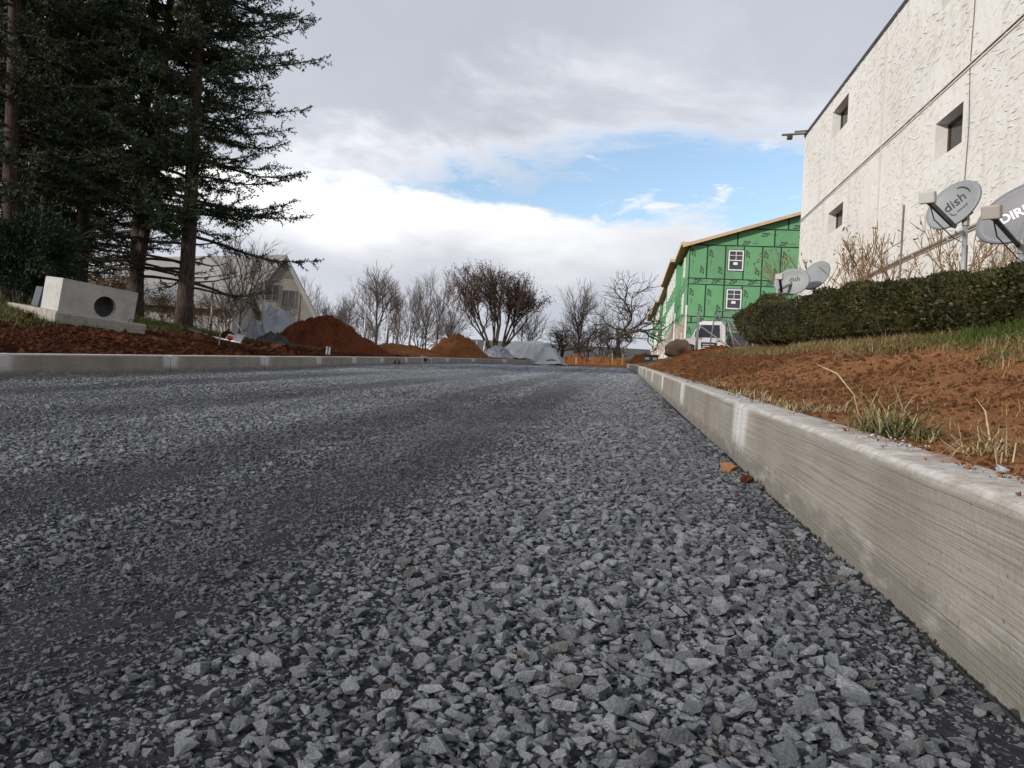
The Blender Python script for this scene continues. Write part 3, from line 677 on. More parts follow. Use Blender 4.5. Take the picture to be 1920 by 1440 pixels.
def green_building():
    Y0 = 54.; X0 = 4.18
    r = empty('apartment_building', (0, 0, 0)); tag(r, 'three storey apartment block clad in bright green sheathing, still unfinished', 'building')
    XR = 19.5; XM = (X0+XR)/2
    zb = 2.2
    def rake(x): return 11.36+(min(x, 2*XM-x)-X0)*.318
    # backing wall, seen as dark taped joints
    m = MB(); fr = [(X0, zb), (XR, zb), (XR, rake(XR)), (XM, rake(XM)), (X0, rake(X0))]
    m.prism(fr, 0, 1, lambda u, v, w: (u, Y0+w*52, v)) if False else m.prism(fr, 0, .3, lambda u, v, w: (u, Y0+w, v))
    m.build('front_wall', TAPE, r)
    g = .10
    zm = text_mesh('ZIP', .36, 'print', .3, .002, .008); zs = text_mesh('SYSTEM', .12, 'print', .2)
    wins = [(6.79, 7.79, 9.68, 11.06), (6.79, 7.79, 7.05, 8.40)]
    rows = [(3.55, 5.98, 1.21, .0), (6.06, 6.42, 2.42, .35), (6.50, 8.63, 1.21, .0), (8.71, 9.03, 2.42, 0.), (9.11, 11.33, 1.21, .0), (11.42, 12.50, 2.42, .75), (12.59, 13.66, 2.42, 1.6), (13.75, 14.8, 2.42, .4)]
    rr = random.Random(4)
    for ri, (z0, z1, pw, off) in enumerate(rows):
        x = X0-off if off else X0
        x = X0+.0-(pw-off if off else 0)
        while x < XR:
            a, b = max(x, X0+.02)+g/2, min(x+pw, XR-.02)-g/2; x += pw
            if b-a < .12: continue
            # outline cut by the roof slope
            def top(q): return min(z1, rake(q)-.10)
            xs = [a, b]
            if top(a) <= z0+.05 and top(b) <= z0+.05: continue
            if a < XM < b: xs = [a, XM, b]
            cross = []
            for q0, q1 in zip(xs, xs[1:]):
                for t in range(1, 12):
                    pass
            n = 8; pts = [(a+(b-a)*k/n, top(a+(b-a)*k/n)) for k in range(n+1)]
            pts = [(q, max(z0+.01, t)) for q, t in pts]
            keep = [pts[0]]+[pts[k] for k in range(1, n) if abs((pts[k+1][1]-pts[k][1])-(pts[k][1]-pts[k-1][1])) > 1e-4]+[pts[-1]]
            ins = [w for w in wins if w[0] < b and w[1] > a and w[2] < z1 and w[3] > z0]
            def slab(poly, nm='sheathing_panel'):
                return MB().prism(poly, Y0-.018, Y0-.001, lambda u, v, w: (u, w, v)).build(nm, ZIPG, r)
            if ins:      # panel with a window cut out: pieces left and right, above and below
                w = ins[0]; mb = MB(); e = .05
                for (xa, xb, za, zc) in ((a, min(b, w[0]-e), z0, z1), (max(a, w[1]+e), b, z0, z1), (max(a, w[0]-e), min(b, w[1]+e), z0, w[2]-e), (max(a, w[0]-e), min(b, w[1]+e), w[3]+e, z1)):
                    if xb-xa > .02 and zc-za > .02: mb.bb((xa, Y0-.018, za), (xb, Y0-.001, zc))
                pn = mb.build('sheathing_panel', ZIPG, r)
            else: pn = slab([(a, z0), (b, z0)]+keep[::-1])
            if b-a > .9 and not ins or (ins and b-a > .9):
                tall = (z1-z0) > 1.5
                if tall:
                    for (tx, tz, up) in ((a+.22, z1-.55, 1), (b-.24, z0+.5, 1)):
                        if any(w[0]-.2 < tx < w[1]+.2 and w[2]-.4 < tz < w[3]+.4 for w in wins): continue
                        put('print', zm, INK, pn, frame_M((tx, Y0-.0195, tz), (0, 0, 1), (-1, 0, 0)))
                        put('print', zs, INK, pn, frame_M((tx, Y0-.0195, tz-.62 if up else tz), (0, 0, 1), (-1, 0, 0)))
                else:
                    for (tx, tz) in ((a+.5, z0+.16), (b-.6, (z0+z1)/2+.2)):
                        if tz+.2 > rake(tx)-.1 or z1-z0 < .3: continue
                        put('print', zm, INK, pn, frame_M((tx, Y0-.0195, min(tz, z1-.16)), (1, 0, 0), (0, 0, 1)))
                        put('print', zs, INK, pn, frame_M((tx+.6, Y0-.0195, min(tz, z1-.16)), (1, 0, 0), (0, 0, 1)))
    def dh_window(parent, M, w, h, sticker=True, name='window'):
        """double-hung window in the local x-z plane, face towards -y"""
        t = .075; m = MB()
        for lo, hi in (((-w/2, -.05, -h/2), (-w/2+t, .02, h/2)), ((w/2-t, -.05, -h/2), (w/2, .02, h/2)), ((-w/2+t, -.05, -h/2), (w/2-t, .02, -h/2+t)), ((-w/2+t, -.05, h/2-t), (w/2-t, .02, h/2)), ((-w/2+t, -.058, -.03), (w/2-t, .02, .03))): m.bb(lo, hi)
        f = m.build(name, VINYL, parent); f.matrix_local = M
        if sticker:
            m = MB(); m.bb((-.015, -.04, .03), (.015, .0, h/2-t)); m.bb((-w/2+t, -.039, h*.25-.015), (-.015, .0, h*.25+.015)); m.bb((.015, -.039, h*.25-.015), (w/2-t, .0, h*.25+.015)); m.build('muntin', VINYL, f)
        for za, zb2 in ((-h/2+t, -.03), (.03, h/2-t)): MB().bb((-w/2+t, -.012, za), (w/2-t, -.006, zb2)).build('pane', GLASS_G, f)
        if sticker: MB().bb((-.16, -.018, -.30), (.12, -.0125, -.12)).build('sticker', VINYL, f)
        return f
    for a, b, c, d in wins: dh_window(r, Matrix.Translation(((a+b)/2, Y0-.02, (c+d)/2)), b-a, d-c)
    # rake boards and roof of the front part
    ov = .45
    for s in (-1, 1):
        xe = X0-.5 if s < 0 else XR+.5
        m = MB(); za, zb2 = rake(X0)-.16-.5*.318*0, rake(XM)
        e0 = (xe, rake(X0)-.5*.318); e1 = (XM, rake(XM))
        m.prism([(e0[0], e0[1]-.12), (e1[0], e1[1]-.12), (e1[0], e1[1]+.10), (e0[0], e0[1]+.10)], Y0-ov-.04, Y0-ov, lambda u, v, w: (u, w, v)); m.build('rake_board', PLY, r)
        m = MB(); m.prism([(e0[0], e0[1]-.0), (e1[0], e1[1]-.0), (e1[0], e1[1]+.09), (e0[0], e0[1]+.09)], Y0-ov+.002, Y0+52, lambda u, v, w: (u, w, v)); m.build('roof_deck', PLY_D, r)
    # long left side: five stepped bays, each with its own eave
    bays = [(54., 60.7, 0.), (60.7, 74.2, -.33), (74.2, 85.5, -.05), (85.5, 97.5, -.36), (97.5, 106, -.55)]
    wcol = [[.5], [.14, .30, .46, .62, .78], [.25, .5, .75], [.14, .32, .5, .68, .86], [.3, .7]]
    for k, (ya, yb, dx) in enumerate(bays):
        x = X0+dx; zt = 11.30+.02*k; zs_ = 6.45+.15*k
        MB().bb((x, ya+(.301 if k == 0 else 0), zb), (x+6, yb-.003, zt)).build('side_wall', TAPE, r)
        # sheathing rows of the bay
        for z0, z1 in ((zs_, 8.62), (8.70, 9.04), (9.12, zt-.05)):
            n = max(1, round((yb-ya)/2.44)); w = (yb-ya)/n
            for j in range(n): MB().bb((x-.018, ya+j*w+.05, z0), (x-.001, ya+(j+1)*w-.05, z1)).build('sheathing_panel', ZIPG, r)
        if dx < bays[k-1][2] and k: MB().bb((x-.017, ya-.018, zs_), (bays[k-1][2]+X0-.02, ya-.001, zt-.05)).build('sheathing_panel', ZIPG, r)
        # lap siding on the ground storey
        m = MB(); z = zb+.6
        while z < zs_-.02:
            z2 = min(z+.115, zs_); m.prism([(x-.001, z), (x-.045, z), (x-.024, z2), (x-.001, z2)], ya, yb-.05, lambda u, v, w: (u, w, v))
            if k and dx < bays[k-1][2]: m.prism([(ya-.001, z), (ya-.045, z), (ya-.024, z2), (ya-.001, z2)], x-.02, bays[k-1][2]+X0-.03, lambda u, v, w: (w, u, v))
            z += .115
        sd = m.build('lap_siding', SIDING, r)
        MB().bb((x-.06, ya-.06, zb+.6), (x+.05, ya+.05, zs_+.75)).build('corner_trim', VINYL, r)
        for fr_ in wcol[k]:
            yc = ya+(yb-ya)*fr_
            for zc, hh in ((10.3, 1.45), (7.65, 1.45), (4.9, 1.3)):
                dh_window(r, Matrix.Translation((x-.03, yc, zc)) @ Matrix.Rotation(-math.pi/2, 4, 'Z'), 1.0, hh, False)
        m = MB(); m.bb((x-.55, ya-.25, zt-.02), (x+.3, yb-.26, zt+.17)); m.build('eave_soffit', PLY_D, r)
        m = MB(); m.bb((x-.59, ya-.29, zt-.03), (x-.552, yb-.27, zt+.2)); m.bb((x-.55, ya-.29, zt-.03), (x+.25, ya-.252, zt+.2)); m.build('fascia', PLY, r)
    return r
green_building()

def gable_house():
    r = empty('gable_house', (0, 0, 0)); tag(r, 'tan house with steep pale roof and two small gable windows behind the bare trees', 'house')
    Yf = 58.; apex = P(531, 483, Yf); re = P(583, 604, Yf); zb = 2.4
    hw = (apex.x-re.x)*-1; slope = (apex.z-re.z)/hw
    xl = apex.x-hw; lez = re.z
    def pt(x, z, d): return (apex.x+(x)*1.0 - d*.0, Yf+d, z)
    # gable end faces the road; ridge runs away to the left and back
    ax = Vector((-.96, .28, 0)); gx = Vector((.28, .96, 0))*-1
    c = Vector((apex.x, Yf, 0))
    e = Vector((.80, -.60, 0))       # along the gable end, towards the right
    n = Vector((-.60, -.80, 0))      # unused side
    L = 17.
    back = Vector((-.97, .24, 0))
    hwv = Vector((re.x-apex.x, 0, 0))
    A = Vector((apex.x, Yf, apex.z)); B = Vector((re.x+.15, Yf+1.2, re.z-.3)); Cc = Vector((apex.x-hwv.x*1.35, Yf-1.6, re.z+.3-1.0))
    m = MB(); B0 = Vector((B.x, B.y, zb)); C0 = Vector((Cc.x, Cc.y, zb))
    top = A+(0*e)
    m.add([A, B, B0, C0, Cc, A+back*L, B+back*L, B0+back*L, C0+back*L, Cc+back*L], [(0, 1, 2, 3, 4), (9, 8, 7, 6, 5), (1, 6, 7, 2), (3, 8, 9, 4)])
    m.build('wall', BEIGE, r)
    t = Vector((0, 0, .22)); f = -back*.35
    for q in (B, Cc):
        d = (q-A).normalized()*.5; m = MB(); a0, a1, b0, b1 = A+f, A+back*L, q+d+f, q+d+back*L
        m.add([a0, b0, b1, a1, a0+t, b0+t, b1+t, a1+t], [(0, 1, 2, 3), (7, 6, 5, 4), (0, 4, 5, 1), (1, 5, 6, 2), (2, 6, 7, 3), (3, 7, 4, 0)]); rf = m.build('roof', ROOFP, r)
    # boarded top of the gable
    k = .30; nrm = (B-A).cross(Cc-A).normalized(); 
    if nrm.y > 0: nrm = -nrm
    a, b, c_ = A-Vector((0, 0, .25)), A.lerp(B, k), A.lerp(Cc, k)
    for i in range(7):
        t0, t1 = i/7, (i+.88)/7
        p0, p1, p2, p3 = a.lerp(c_, t0), a.lerp(b, t0), a.lerp(b, t1), a.lerp(c_, t1)
        if i == 0: p0 = a.lerp(c_, .02); p1 = a.lerp(b, .02)
        o_ = nrm*.03
        MB().add([p0, p1, p2, p3, p0+o_, p1+o_, p2+o_, p3+o_], [(0, 1, 2, 3), (4, 5, 6, 7), (0, 1, 5, 4), (1, 2, 6, 5), (2, 3, 7, 6), (3, 0, 4, 7)]).build('gable_board', GABLE, r)
    # two windows on the gable
    ex = (B-Cc); ex.z = 0; ex.normalize()
    for px, py in ((511, 549), (541, 560)):
        d = FW+RT*((px-960)/FPX)-UP*((py-720)/FPX); o0 = Vector((0, 0, CAM_H)); tt = (A-o0).dot(nrm)/d.dot(nrm); p = o0+d*tt
        M = frame_M(p+nrm*.02, ex, (0, 0, 1)); M2 = M
        m = MB(); w, h = .55, .68
        for lo, hi in (((-w, -h, -.03), (-w+.07, h, .04)), ((w-.07, -h, -.03), (w, h, .04)), ((-w+.07, -h, -.03), (w-.07, -h+.07, .04)), ((-w+.07, h-.07, -.03), (w-.07, h, .04)), ((-.03, -h+.07, -.03), (.03, h-.07, .03))): m.bb(lo, hi)
        f_ = m.build('window', GABLE, r); f_.matrix_local = M
        for sx in (-1, 1): MB().bb((.035 if sx > 0 else -w+.07, -h+.07, -.02), (w-.07 if sx > 0 else -.035, h-.07, .0)).build('pane', GLASS_G, f_)
    return r
gable_house()

def low_house(name, label, A, B, zr, ze, zb, depth, roofm, wallm, wins):
    """long low house: facade from A to B (xy), ridge zr, eave ze"""
    r = empty(name, (0, 0, 0)); tag(r, label, 'building')
    A = Vector((*A, 0)); B = Vector((*B, 0)); u = (B-A).normalized(); v = Vector((-u.y, u.x, 0)); L = (B-A).length
    def q(s, d, z): p = A+u*s+v*d; return (p.x, p.y, z)
    m = MB(); m.add([q(0, 0, zb), q(L, 0, zb), q(L, depth, zb), q(0, depth, zb), q(0, 0, ze), q(L, 0, ze), q(L, depth, ze), q(0, depth, ze), q(0, depth/2, zr-.1), q(L, depth/2, zr-.1)],
                    [(0, 1, 5, 4), (2, 3, 7, 6), (1, 2, 6, 9, 5), (3, 0, 4, 8, 7)]); m.build('wall', wallm, r)
    for d0, d1 in ((-.5, depth/2), (depth+.5, depth/2)):
        z0 = ze-(zr-ze)*.5/(depth/2); m = MB()
        m.add([q(-.4, d0, z0), q(L+.4, d0, z0), q(L+.4, d1, zr), q(-.4, d1, zr), q(-.4, d0, z0+.16), q(L+.4, d0, z0+.16), q(L+.4, d1, zr+.16), q(-.4, d1, zr+.16)],
              [(0, 1, 2, 3), (4, 5, 6, 7), (0, 1, 5, 4), (1, 2, 6, 5), (3, 0, 4, 7)]); m.build('roof', roofm, r)
    m = MB(); m.add([q(-.4, -.53, ze-.28), q(L+.4, -.53, ze-.28), q(L+.4, -.51, ze-.28), q(-.4, -.51, ze-.28), q(-.4, -.53, ze-.02), q(L+.4, -.53, ze-.02), q(L+.4, -.51, ze-.02), q(-.4, -.51, ze-.02)], [(0, 1, 2, 3), (4, 5, 6, 7), (0, 1, 5, 4), (1, 2, 6, 5), (2, 3, 7, 6), (3, 0, 4, 7)]); m.build('gutter', WHITEB, r)
    for s, w, za, zc in wins:
        m = MB(); m.add([q(s, -.03, za), q(s+w, -.03, za), q(s+w, -.03, zc), q(s, -.03, zc), q(s, .0, za), q(s+w, 0, za), q(s+w, 0, zc), q(s, 0, zc)], [(0, 1, 2, 3), (0, 1, 5, 4), (1, 2, 6, 5), (2, 3, 7, 6), (3, 0, 4, 7)]); f = m.build('window', VINYL, r)
        m = MB(); m.add([q(s+.1, -.036, za+.1), q(s+w-.1, -.036, za+.1), q(s+w-.1, -.036, zc-.1), q(s+.1, -.036, zc-.1)], [(0, 1, 2, 3)]); m.build('pane', GLASS_D, f)
    return r
low_house('long_house', 'long low building with grey shingle roof behind the leafless trees', (-21., 93.), (5.5, 97.), 7.05, 5.35, 2.9, 9., SHINGLE, BEIGE,
          [(s, 1.4, 3.9, 5.0) for s in (2, 5, 8.5, 12, 14.2, 17.5, 21, 24)])
low_house('white_shed', 'long white shed with low roof behind the tall spruces', (-46., 38.), (-23.5, 44.), 6.0, 4.75, 1.6, 7., ROOFP, WHITEB,
          [(s, 1.3, 3.3, 4.3) for s in (2, 6, 10, 14)])
# ---------------------------------------------------------------- vegetation
def tubes_np(segs, n=4):
    """segs: list of (p0,p1,r0,r1) -> V,F arrays of open n-gon tubes"""
    A = np.array([s[0] for s in segs], float); B = np.array([s[1] for s in segs], float)
    r0 = np.array([s[2] for s in segs]); r1 = np.array([s[3] for s in segs])
    t = B-A; t /= np.linalg.norm(t, axis=1, keepdims=True)+1e-9
    ref = np.where(np.abs(t[:, 2:3]) > .9, np.array([[1., 0, 0]]), np.array([[0, 0, 1.]]))
    a = np.cross(t, ref); a /= np.linalg.norm(a, axis=1, keepdims=True)+1e-9; b = np.cross(t, a)
    V = []
    for k in range(n):
        w = 2*math.pi*k/n; d = a*math.cos(w)+b*math.sin(w); V.append(A+d*r0[:, None])
    for k in range(n):
        w = 2*math.pi*k/n; d = a*math.cos(w)+b*math.sin(w); V.append(B+d*r1[:, None])
    V = np.stack(V, 1).reshape(-1, 3); base = np.arange(len(segs))[:, None]*2*n
    F = np.concatenate([base+np.array([[k, (k+1) % n, n+(k+1) % n, n+k]]) for k in range(n)], 0)
    return V, F
def unit(v): return v/(np.linalg.norm(v, axis=-1, keepdims=True)+1e-9)

def spruce_meshes(seed, H=15., R=3.2, r0=.19, low=1.3, fork=False, dens=1.):
    rg = np.random.default_rng(seed); trunk = MB()
    lean = rg.normal(0, .012, 2)
    def tp(h): return np.array([lean[0]*h+.05*math.sin(h*.5+seed), lean[1]*h+.05*math.cos(h*.43+seed), h])
    hs = np.linspace(-.4, H, 22)
    trunk.tube([tp(h) for h in hs], [max(.015, r0*(1-max(h, 0)/H)**.8*(1+.45*math.exp(-max(h, 0)/.35))) for h in hs], 12)
    axes = [(tp, 0., H)]
    if fork:
        def tp2(h): 
            d = min(h-1., 2.2)/2.2 if h > 1. else 0.
            return tp(h)+np.array([.42*d+.05*max(h-1, 0)**.8, -.1*d, 0])
        hs2 = np.linspace(.9, H*.93, 20); trunk.tube([tp2(h) for h in hs2], [max(.015, r0*.8*(1-h/H)**.8) for h in hs2], 10)
        axes.append((tp2, 1., H*.93))
    segs = []; TW = []      # twigs: (p, dir, length)
    for f, hmin, top in axes:
        h = max(low, hmin+.3)
        while h < top-.15:
            L = R*min(1., ((top-h)/(top*.62))**.85)*rg.uniform(.62, 1.12); az = rg.uniform(0, 6.283)
            dead = h < low+1.1
            up = rg.uniform(-.08, .36)+.10*(h/top)
            d = np.array([math.cos(az), math.sin(az), up]); d /= np.linalg.norm(d)
            p = f(h); n = 7; side = np.array([-math.sin(az), math.cos(az), 0])
            rr = .012+.0095*L; kink = rg.normal(0, .06, n)
            if dead: L *= .85
            prev = p
            for i in range(n):
                t = (i+1)/n
                q = prev+(d+side*kink[i]+np.array([0, 0, -.26*math.sin(math.pi*min(1, t*1.25))+.34*max(0, t-.55)]))*L/n
                segs.append((prev, q, rr*(1-.85*i/n), rr*(1-.85*(i+1)/n)))
                nt = max(1, int(L/n/(.042 if not dead else .12)*dens))
                fol = (t > .16) if not dead else (t > .3)
                if fol:
                    for k in range(nt):
                        b0 = prev+(q-prev)*rg.random(); s = rg.choice((-1, 1))
                        fw = (q-prev)/(np.linalg.norm(q-prev)+1e-9)
                        tl = rg.uniform(.18, .58)*(1.15-.55*t)*min(1, L/1.6+.25)
                        td = fw*rg.uniform(.45, .95)+side*s*rg.uniform(.45, 1.)+np.array([0, 0, rg.normal(-.12, .34)])
                        TW.append((b0, td/np.linalg.norm(td), tl, dead))
                prev = q
            TW.append((prev, d+np.array([0, 0, .25]), .22, dead))
            if rg.random() < .07: h += rg.uniform(.2, .45)
            h += rg.uniform(.03, .085)*(1.0+.6*(h < low+1.5)+1.6*(h > 9.5))/dens
    # twigs and needles
    P0 = np.array([t[0] for t in TW]); D = unit(np.array([t[1] for t in TW])); TL = np.array([t[2] for t in TW]); DE = np.array([t[3] for t in TW])
    tw = [(P0[i], P0[i]+D[i]*TL[i], .005, .0025) for i in range(len(TW))]
    Vt, Ft = tubes_np(segs, 4); Vw, Fw = tubes_np(tw, 3)
    V1 = np.concatenate([np.array(trunk.v), Vt, Vw]); 
    lens = []
    ok = (~DE) | (rg.random(len(TW)) < .45)
    P0, D, TL = P0[ok], D[ok], TL[ok]
    nn = np.maximum(2, (TL/.062).astype(int)); rep = np.repeat(np.arange(len(P0)), nn); frac = np.concatenate([(np.arange(k)+.6)/k for k in nn])
    nb = 4
    rep = np.repeat(rep, nb); frac = np.repeat(frac, nb)
    base = P0[rep]+D[rep]*(TL[rep]*frac)[:, None]
    dr = unit(D[rep]*.75+rg.normal(0, .55, (len(rep), 3))); ln = rg.uniform(.055, .105, len(rep))
    wd = unit(np.cross(dr, rg.normal(0, 1, (len(rep), 3))))*rg.uniform(.009, .017, (len(rep), 1))
    tip = base+dr*ln[:, None]; mid = base+dr*(ln*.45)[:, None]
    Vn = np.stack([base, mid+wd, tip, mid-wd], 1).reshape(-1, 3); Fn = np.arange(len(Vn)).reshape(-1, 4)
    wood = bpy.data.meshes.new('trunk'); 
    fo = len(trunk.v)
    fs = list(trunk.f)+[tuple(f) for f in (Ft+fo)]+[tuple(f) for f in (Fw+fo+len(Vt))]
    wood.from_pydata([tuple(v) for v in V1], [], fs); wood.materials.append(BARK)
    tmp = npmesh('crown', Vn, Fn, NEEDLE); crown = tmp.data; bpy.data.objects.remove(tmp)
    print('spruce', len(fs), len(Fn))
    return wood, crown
SP = [spruce_meshes(1, 20, 3.05, .18, 1.0, dens=1.0), spruce_meshes(2, 19, 2.9, .17, 1.1, True, dens=.85), spruce_meshes(9, 18, 3.0, .20, .9, dens=.92)]
def spruce(k, x, y, rz, sc, label, tilt=(0, 0), group='tall spruces on the left'):
    r = empty('spruce_tree', (x, y, T(x, y)-.05), rz); r.scale = (sc,)*3; r.rotation_euler = (tilt[0], tilt[1], rz)
    tag(r, label, 'tree', group); link('trunk', SP[k][0], None, r, True); link('crown', SP[k][1], None, r); return r
def gpt(px, Y): 
    p = P(px, 600, Y); return p.x, Y
x, y = gpt(340, 17.); spruce(0, x, y, .4, 1.0, 'rightmost tall spruce with a single straight trunk')
x, y = gpt(252, 17.4); spruce(1, x, y, -.25, 1.0, 'tall spruce whose trunk forks near the ground behind the concrete box')
x, y = gpt(142, 19.); spruce(2, x, y, 2.4, .95, 'tall spruce standing behind the left end of the concrete box')
x, y = gpt(20, 14.5); spruce(0, x, y, 3.6, .92, 'tall spruce leaning right at the left edge of the view', (0, .05))
x, y = gpt(100, 25.); spruce(2, x, y, 5.1, .95, 'spruce furthest back, seen left of the middle trunks')
x, y = gpt(55, 22.); spruce(1, x, y, 1.9, 1.05, 'spruce further back at the left of the row, thin double trunk')
x, y = gpt(75, 17.); spruce(1, x, y, 5.6, .9, 'spruce between the left edge tree and the middle trunk', (0, .02))
x, y = gpt(-130, 17.); spruce(2, x, y, 4.0, 1.0, 'spruce just beyond the left edge of the row')

def bare_tree(seed, H, r0, stems=1, spread=.5, levels=5, up=.25, crook=.25, first=.35, ratio=.72, kids=(2, 4), maxseg=9000, tw=.010, lean=(.15, .55)):
    rg = np.random.default_rng(seed); segs = []; tips = []; Q = []
    for s in range(stems):
        a = 6.283*s/stems+rg.uniform(-.4, .4); sp = 0. if stems == 1 else rg.uniform(*lean)
        Q.append((np.array([math.cos(a), math.sin(a), 0])*(.0 if stems == 1 else .12)+np.array([0, 0, -.3]), unit(np.array([math.cos(a)*sp, math.sin(a)*sp, 1.])), H*first*rg.uniform(.85, 1.1), r0*rg.uniform(.75, 1), 0))
    def side(q, d, L, r, lv, main=False):
        s = spread*(.5 if main else 1.)
        Q.append((q, unit(d+unit(rg.normal(0, 1, 3)*np.array([1, 1, .6]))*s*1.25+np.array([0, 0, up*.35])), L, r, lv))
    while Q and len(segs) < maxseg:
        p, d, L, r, lv = Q.pop(0); n = 4 if lv < 2 else 3 if lv < levels-1 else 2; q = p
        for i in range(n):
            d = unit(d+rg.normal(0, crook*(.4 if lv == 0 and stems == 1 else 1.), 3)*.42+np.array([0, 0, up*.14]))
            e = q+d*L/n; segs.append((q, e, max(r*(1-.3*i/n), tw*.6), max(r*(1-.3*(i+1)/n), tw*.5))); q = e
            if 0 < lv < levels and i < n-1 and rg.random() < .7: side(q, d, L*rg.uniform(.5, .8), r*.5, lv+1)
            if lv == 0 and i >= 2 and i < n-1 and stems == 1: side(q, d, L*rg.uniform(.5, .8), r*.42, 1)
        if lv < levels:
            for k in range(rg.integers(kids[0], kids[1]+1)): side(q, d, L*ratio*rg.uniform(.8, 1.15), r*rg.uniform(.5, .7), lv+1, k == 0)
        else: tips.append((q, d))
    tips += [(q, d) for q, d, *_ in Q]
    return segs, tips
def leaves_np(pts, n, spread, size, rg, asp=.5):
    c = pts[rg.integers(0, len(pts), n)]+rg.normal(0, spread, (n, 3)); d = unit(rg.normal(0, 1, (n, 3))); w = unit(np.cross(d, rg.normal(0, 1, (n, 3))))
    s = (size*rg.uniform(.6, 1.3, n))[:, None]; V = np.stack([c-d*s, c+w*s*asp, c+d*s, c-w*s*asp], 1).reshape(-1, 3)
    return V, np.arange(len(V)).reshape(-1, 4)
BT = {}
def bare(kind, x, y, rz, sc, label, name='bare_tree', cat='tree', group='leafless trees behind the site', dz=0., tilt=(0, 0)):
    if kind not in BT:
        prm, bm_, leaf = BARE[kind]; segs, tips = bare_tree(**prm); V, F = tubes_np(segs, 4)
        t = npmesh('branches', V, F, bm_, smooth=True); me = t.data; bpy.data.objects.remove(t)
        lm = None
        if leaf:
            rg = np.random.default_rng(3); pts = np.array([q for q, d in tips]+[s[1] for s in segs if s[2] < leaf.get('rmax', .02)])
            zmin = leaf.get('zmin', 0)*pts[:, 2].max(); pts = pts[pts[:, 2] > zmin]
            V, F = leaves_np(pts, leaf['n'], leaf['spread'], leaf['size'], rg, leaf.get('asp', .5)); t = npmesh('leaves', V, F, leaf['mat']); lm = t.data; bpy.data.objects.remove(t)
        BT[kind] = (me, lm); print(kind, len(segs), max(s[1][2] for s in segs))
    me, lm = BT[kind]; h = 1.
    r = empty(name, (x, y, T(x, y)+dz)); r.rotation_euler = (tilt[0], tilt[1], rz); r.scale = (sc,)*3; tag(r, label, cat, group)
    if BARE[kind][0].get('stems', 1) > 1: link('stems', me, None, r, True)['kind'] = 'stuff'
    else: link('trunk', me, None, r, True)
    if lm: link('leaves', lm, None, r)
    return r
BARE = {
 'vase': (dict(seed=3, H=10, r0=.17, spread=.62, levels=6, up=.30, crook=.16, first=.29, ratio=.80, kids=(2, 3), maxseg=5200, tw=.010), BARK_B, None),
 'slim': (dict(seed=8, H=9, r0=.13, spread=.50, levels=6, up=.5, crook=.24, first=.30, ratio=.74, kids=(2, 3), maxseg=2600, tw=.011), BARK_B, None),
 'thicket': (dict(seed=12, H=6.5, r0=.07, stems=9, spread=.55, levels=4, up=.3, crook=.3, first=.34, ratio=.72, kids=(2, 3), maxseg=4200, tw=.009), BARK_B, None),
 'gnarl': (dict(seed=22, H=8, r0=.26, spread=1.0, levels=6, up=.14, crook=.5, first=.32, ratio=.82, kids=(2, 3), maxseg=3600, tw=.011), BARK_D, None),
 'gnarl2': (dict(seed=33, H=7, r0=.15, stems=5, spread=.8, levels=5, up=.15, crook=.4, first=.32, ratio=.74, kids=(2, 3), maxseg=4000, tw=.009), BARK_D, None),
 'rust': (dict(seed=41, H=7.2, r0=.11, stems=13, spread=.50, levels=5, up=.22, crook=.2, first=.36, ratio=.66, kids=(2, 3), maxseg=12000, tw=.012, lean=(.12, .95)), BARK_D, dict(n=9000, spread=.16, size=.07, mat=RUST_LEAF, zmin=.48, rmax=.02, asp=.4)),
 'brush': (dict(seed=51, H=2.6, r0=.022, stems=12, spread=.6, levels=3, up=.3, crook=.4, first=.45, ratio=.65, kids=(2, 3), maxseg=2600, tw=.007), BARK_B, dict(n=3200, spread=.12, size=.04, mat=TAN_LEAF, rmax=.02)),
 'reed': (dict(seed=57, H=2.2, r0=.012, stems=26, spread=.3, levels=2, up=.5, crook=.25, first=.55, ratio=.5, kids=(1, 2), maxseg=1800, tw=.006, lean=(.05, .7)), TAN_LEAF, dict(n=2000, spread=.08, size=.05, mat=TAN_LEAF, rmax=.02, asp=.25)),
 'weed': (dict(seed=63, H=1.0, r0=.008, stems=4, spread=.5, levels=3, up=.5, crook=.3, first=.5, ratio=.55, kids=(2, 3), maxseg=500, tw=.003), WEED, dict(n=90, spread=.03, size=.015, mat=WEED, rmax=.006, zmin=.4, asp=.35)),
}
def bt(kind, px, Y, hpx, rz, label, **kw):
    """plant so that the crown top reaches photograph row hpx"""
    x = P(px, 640, Y).x; zt = P(px, hpx, Y).z; zg = T(x, Y)+kw.get('dz', 0)
    if kind not in BT: o = bare(kind, 0, -400, 0, 1., 'x'); [bpy.data.objects.remove(c) for c in list(o.children)]; bpy.data.objects.remove(o)
    hm = max(v.co.z for v in BT[kind][0].vertices); return bare(kind, x, Y, rz, max(.2, (zt-zg)/hm), label, **kw)
bt('vase', 706, 62., 488, .3, 'leafless maple with a full rounded crown, tallest left of the rusty tree')
bt('slim', 768, 60., 510, 1.1, 'thin leafless tree with upright twigs right of the rounded maple')
bt('slim', 745, 66., 515, 3.9, 'thin leafless tree half hidden beside the rounded maple')
bt('slim', 842, 58., 492, 2.2, 'thin forked leafless tree just left of the rusty leaved tree')
bt('slim', 800, 64., 505, 5.2, 'thin leafless tree between the two clearing mounds, behind a tilted trunk')
bt('thicket', 790, 59., 560, .9, 'brown leafless thicket under the thin trees', name='bare_shrub', cat='shrub')
bt('thicket', 640, 60., 552, 2., 'grey leafless thicket behind the large red mound', name='bare_shrub', cat='shrub')
bt('slim', 648, 66., 545, 4.4, 'crooked leafless tree left of the rounded maple')
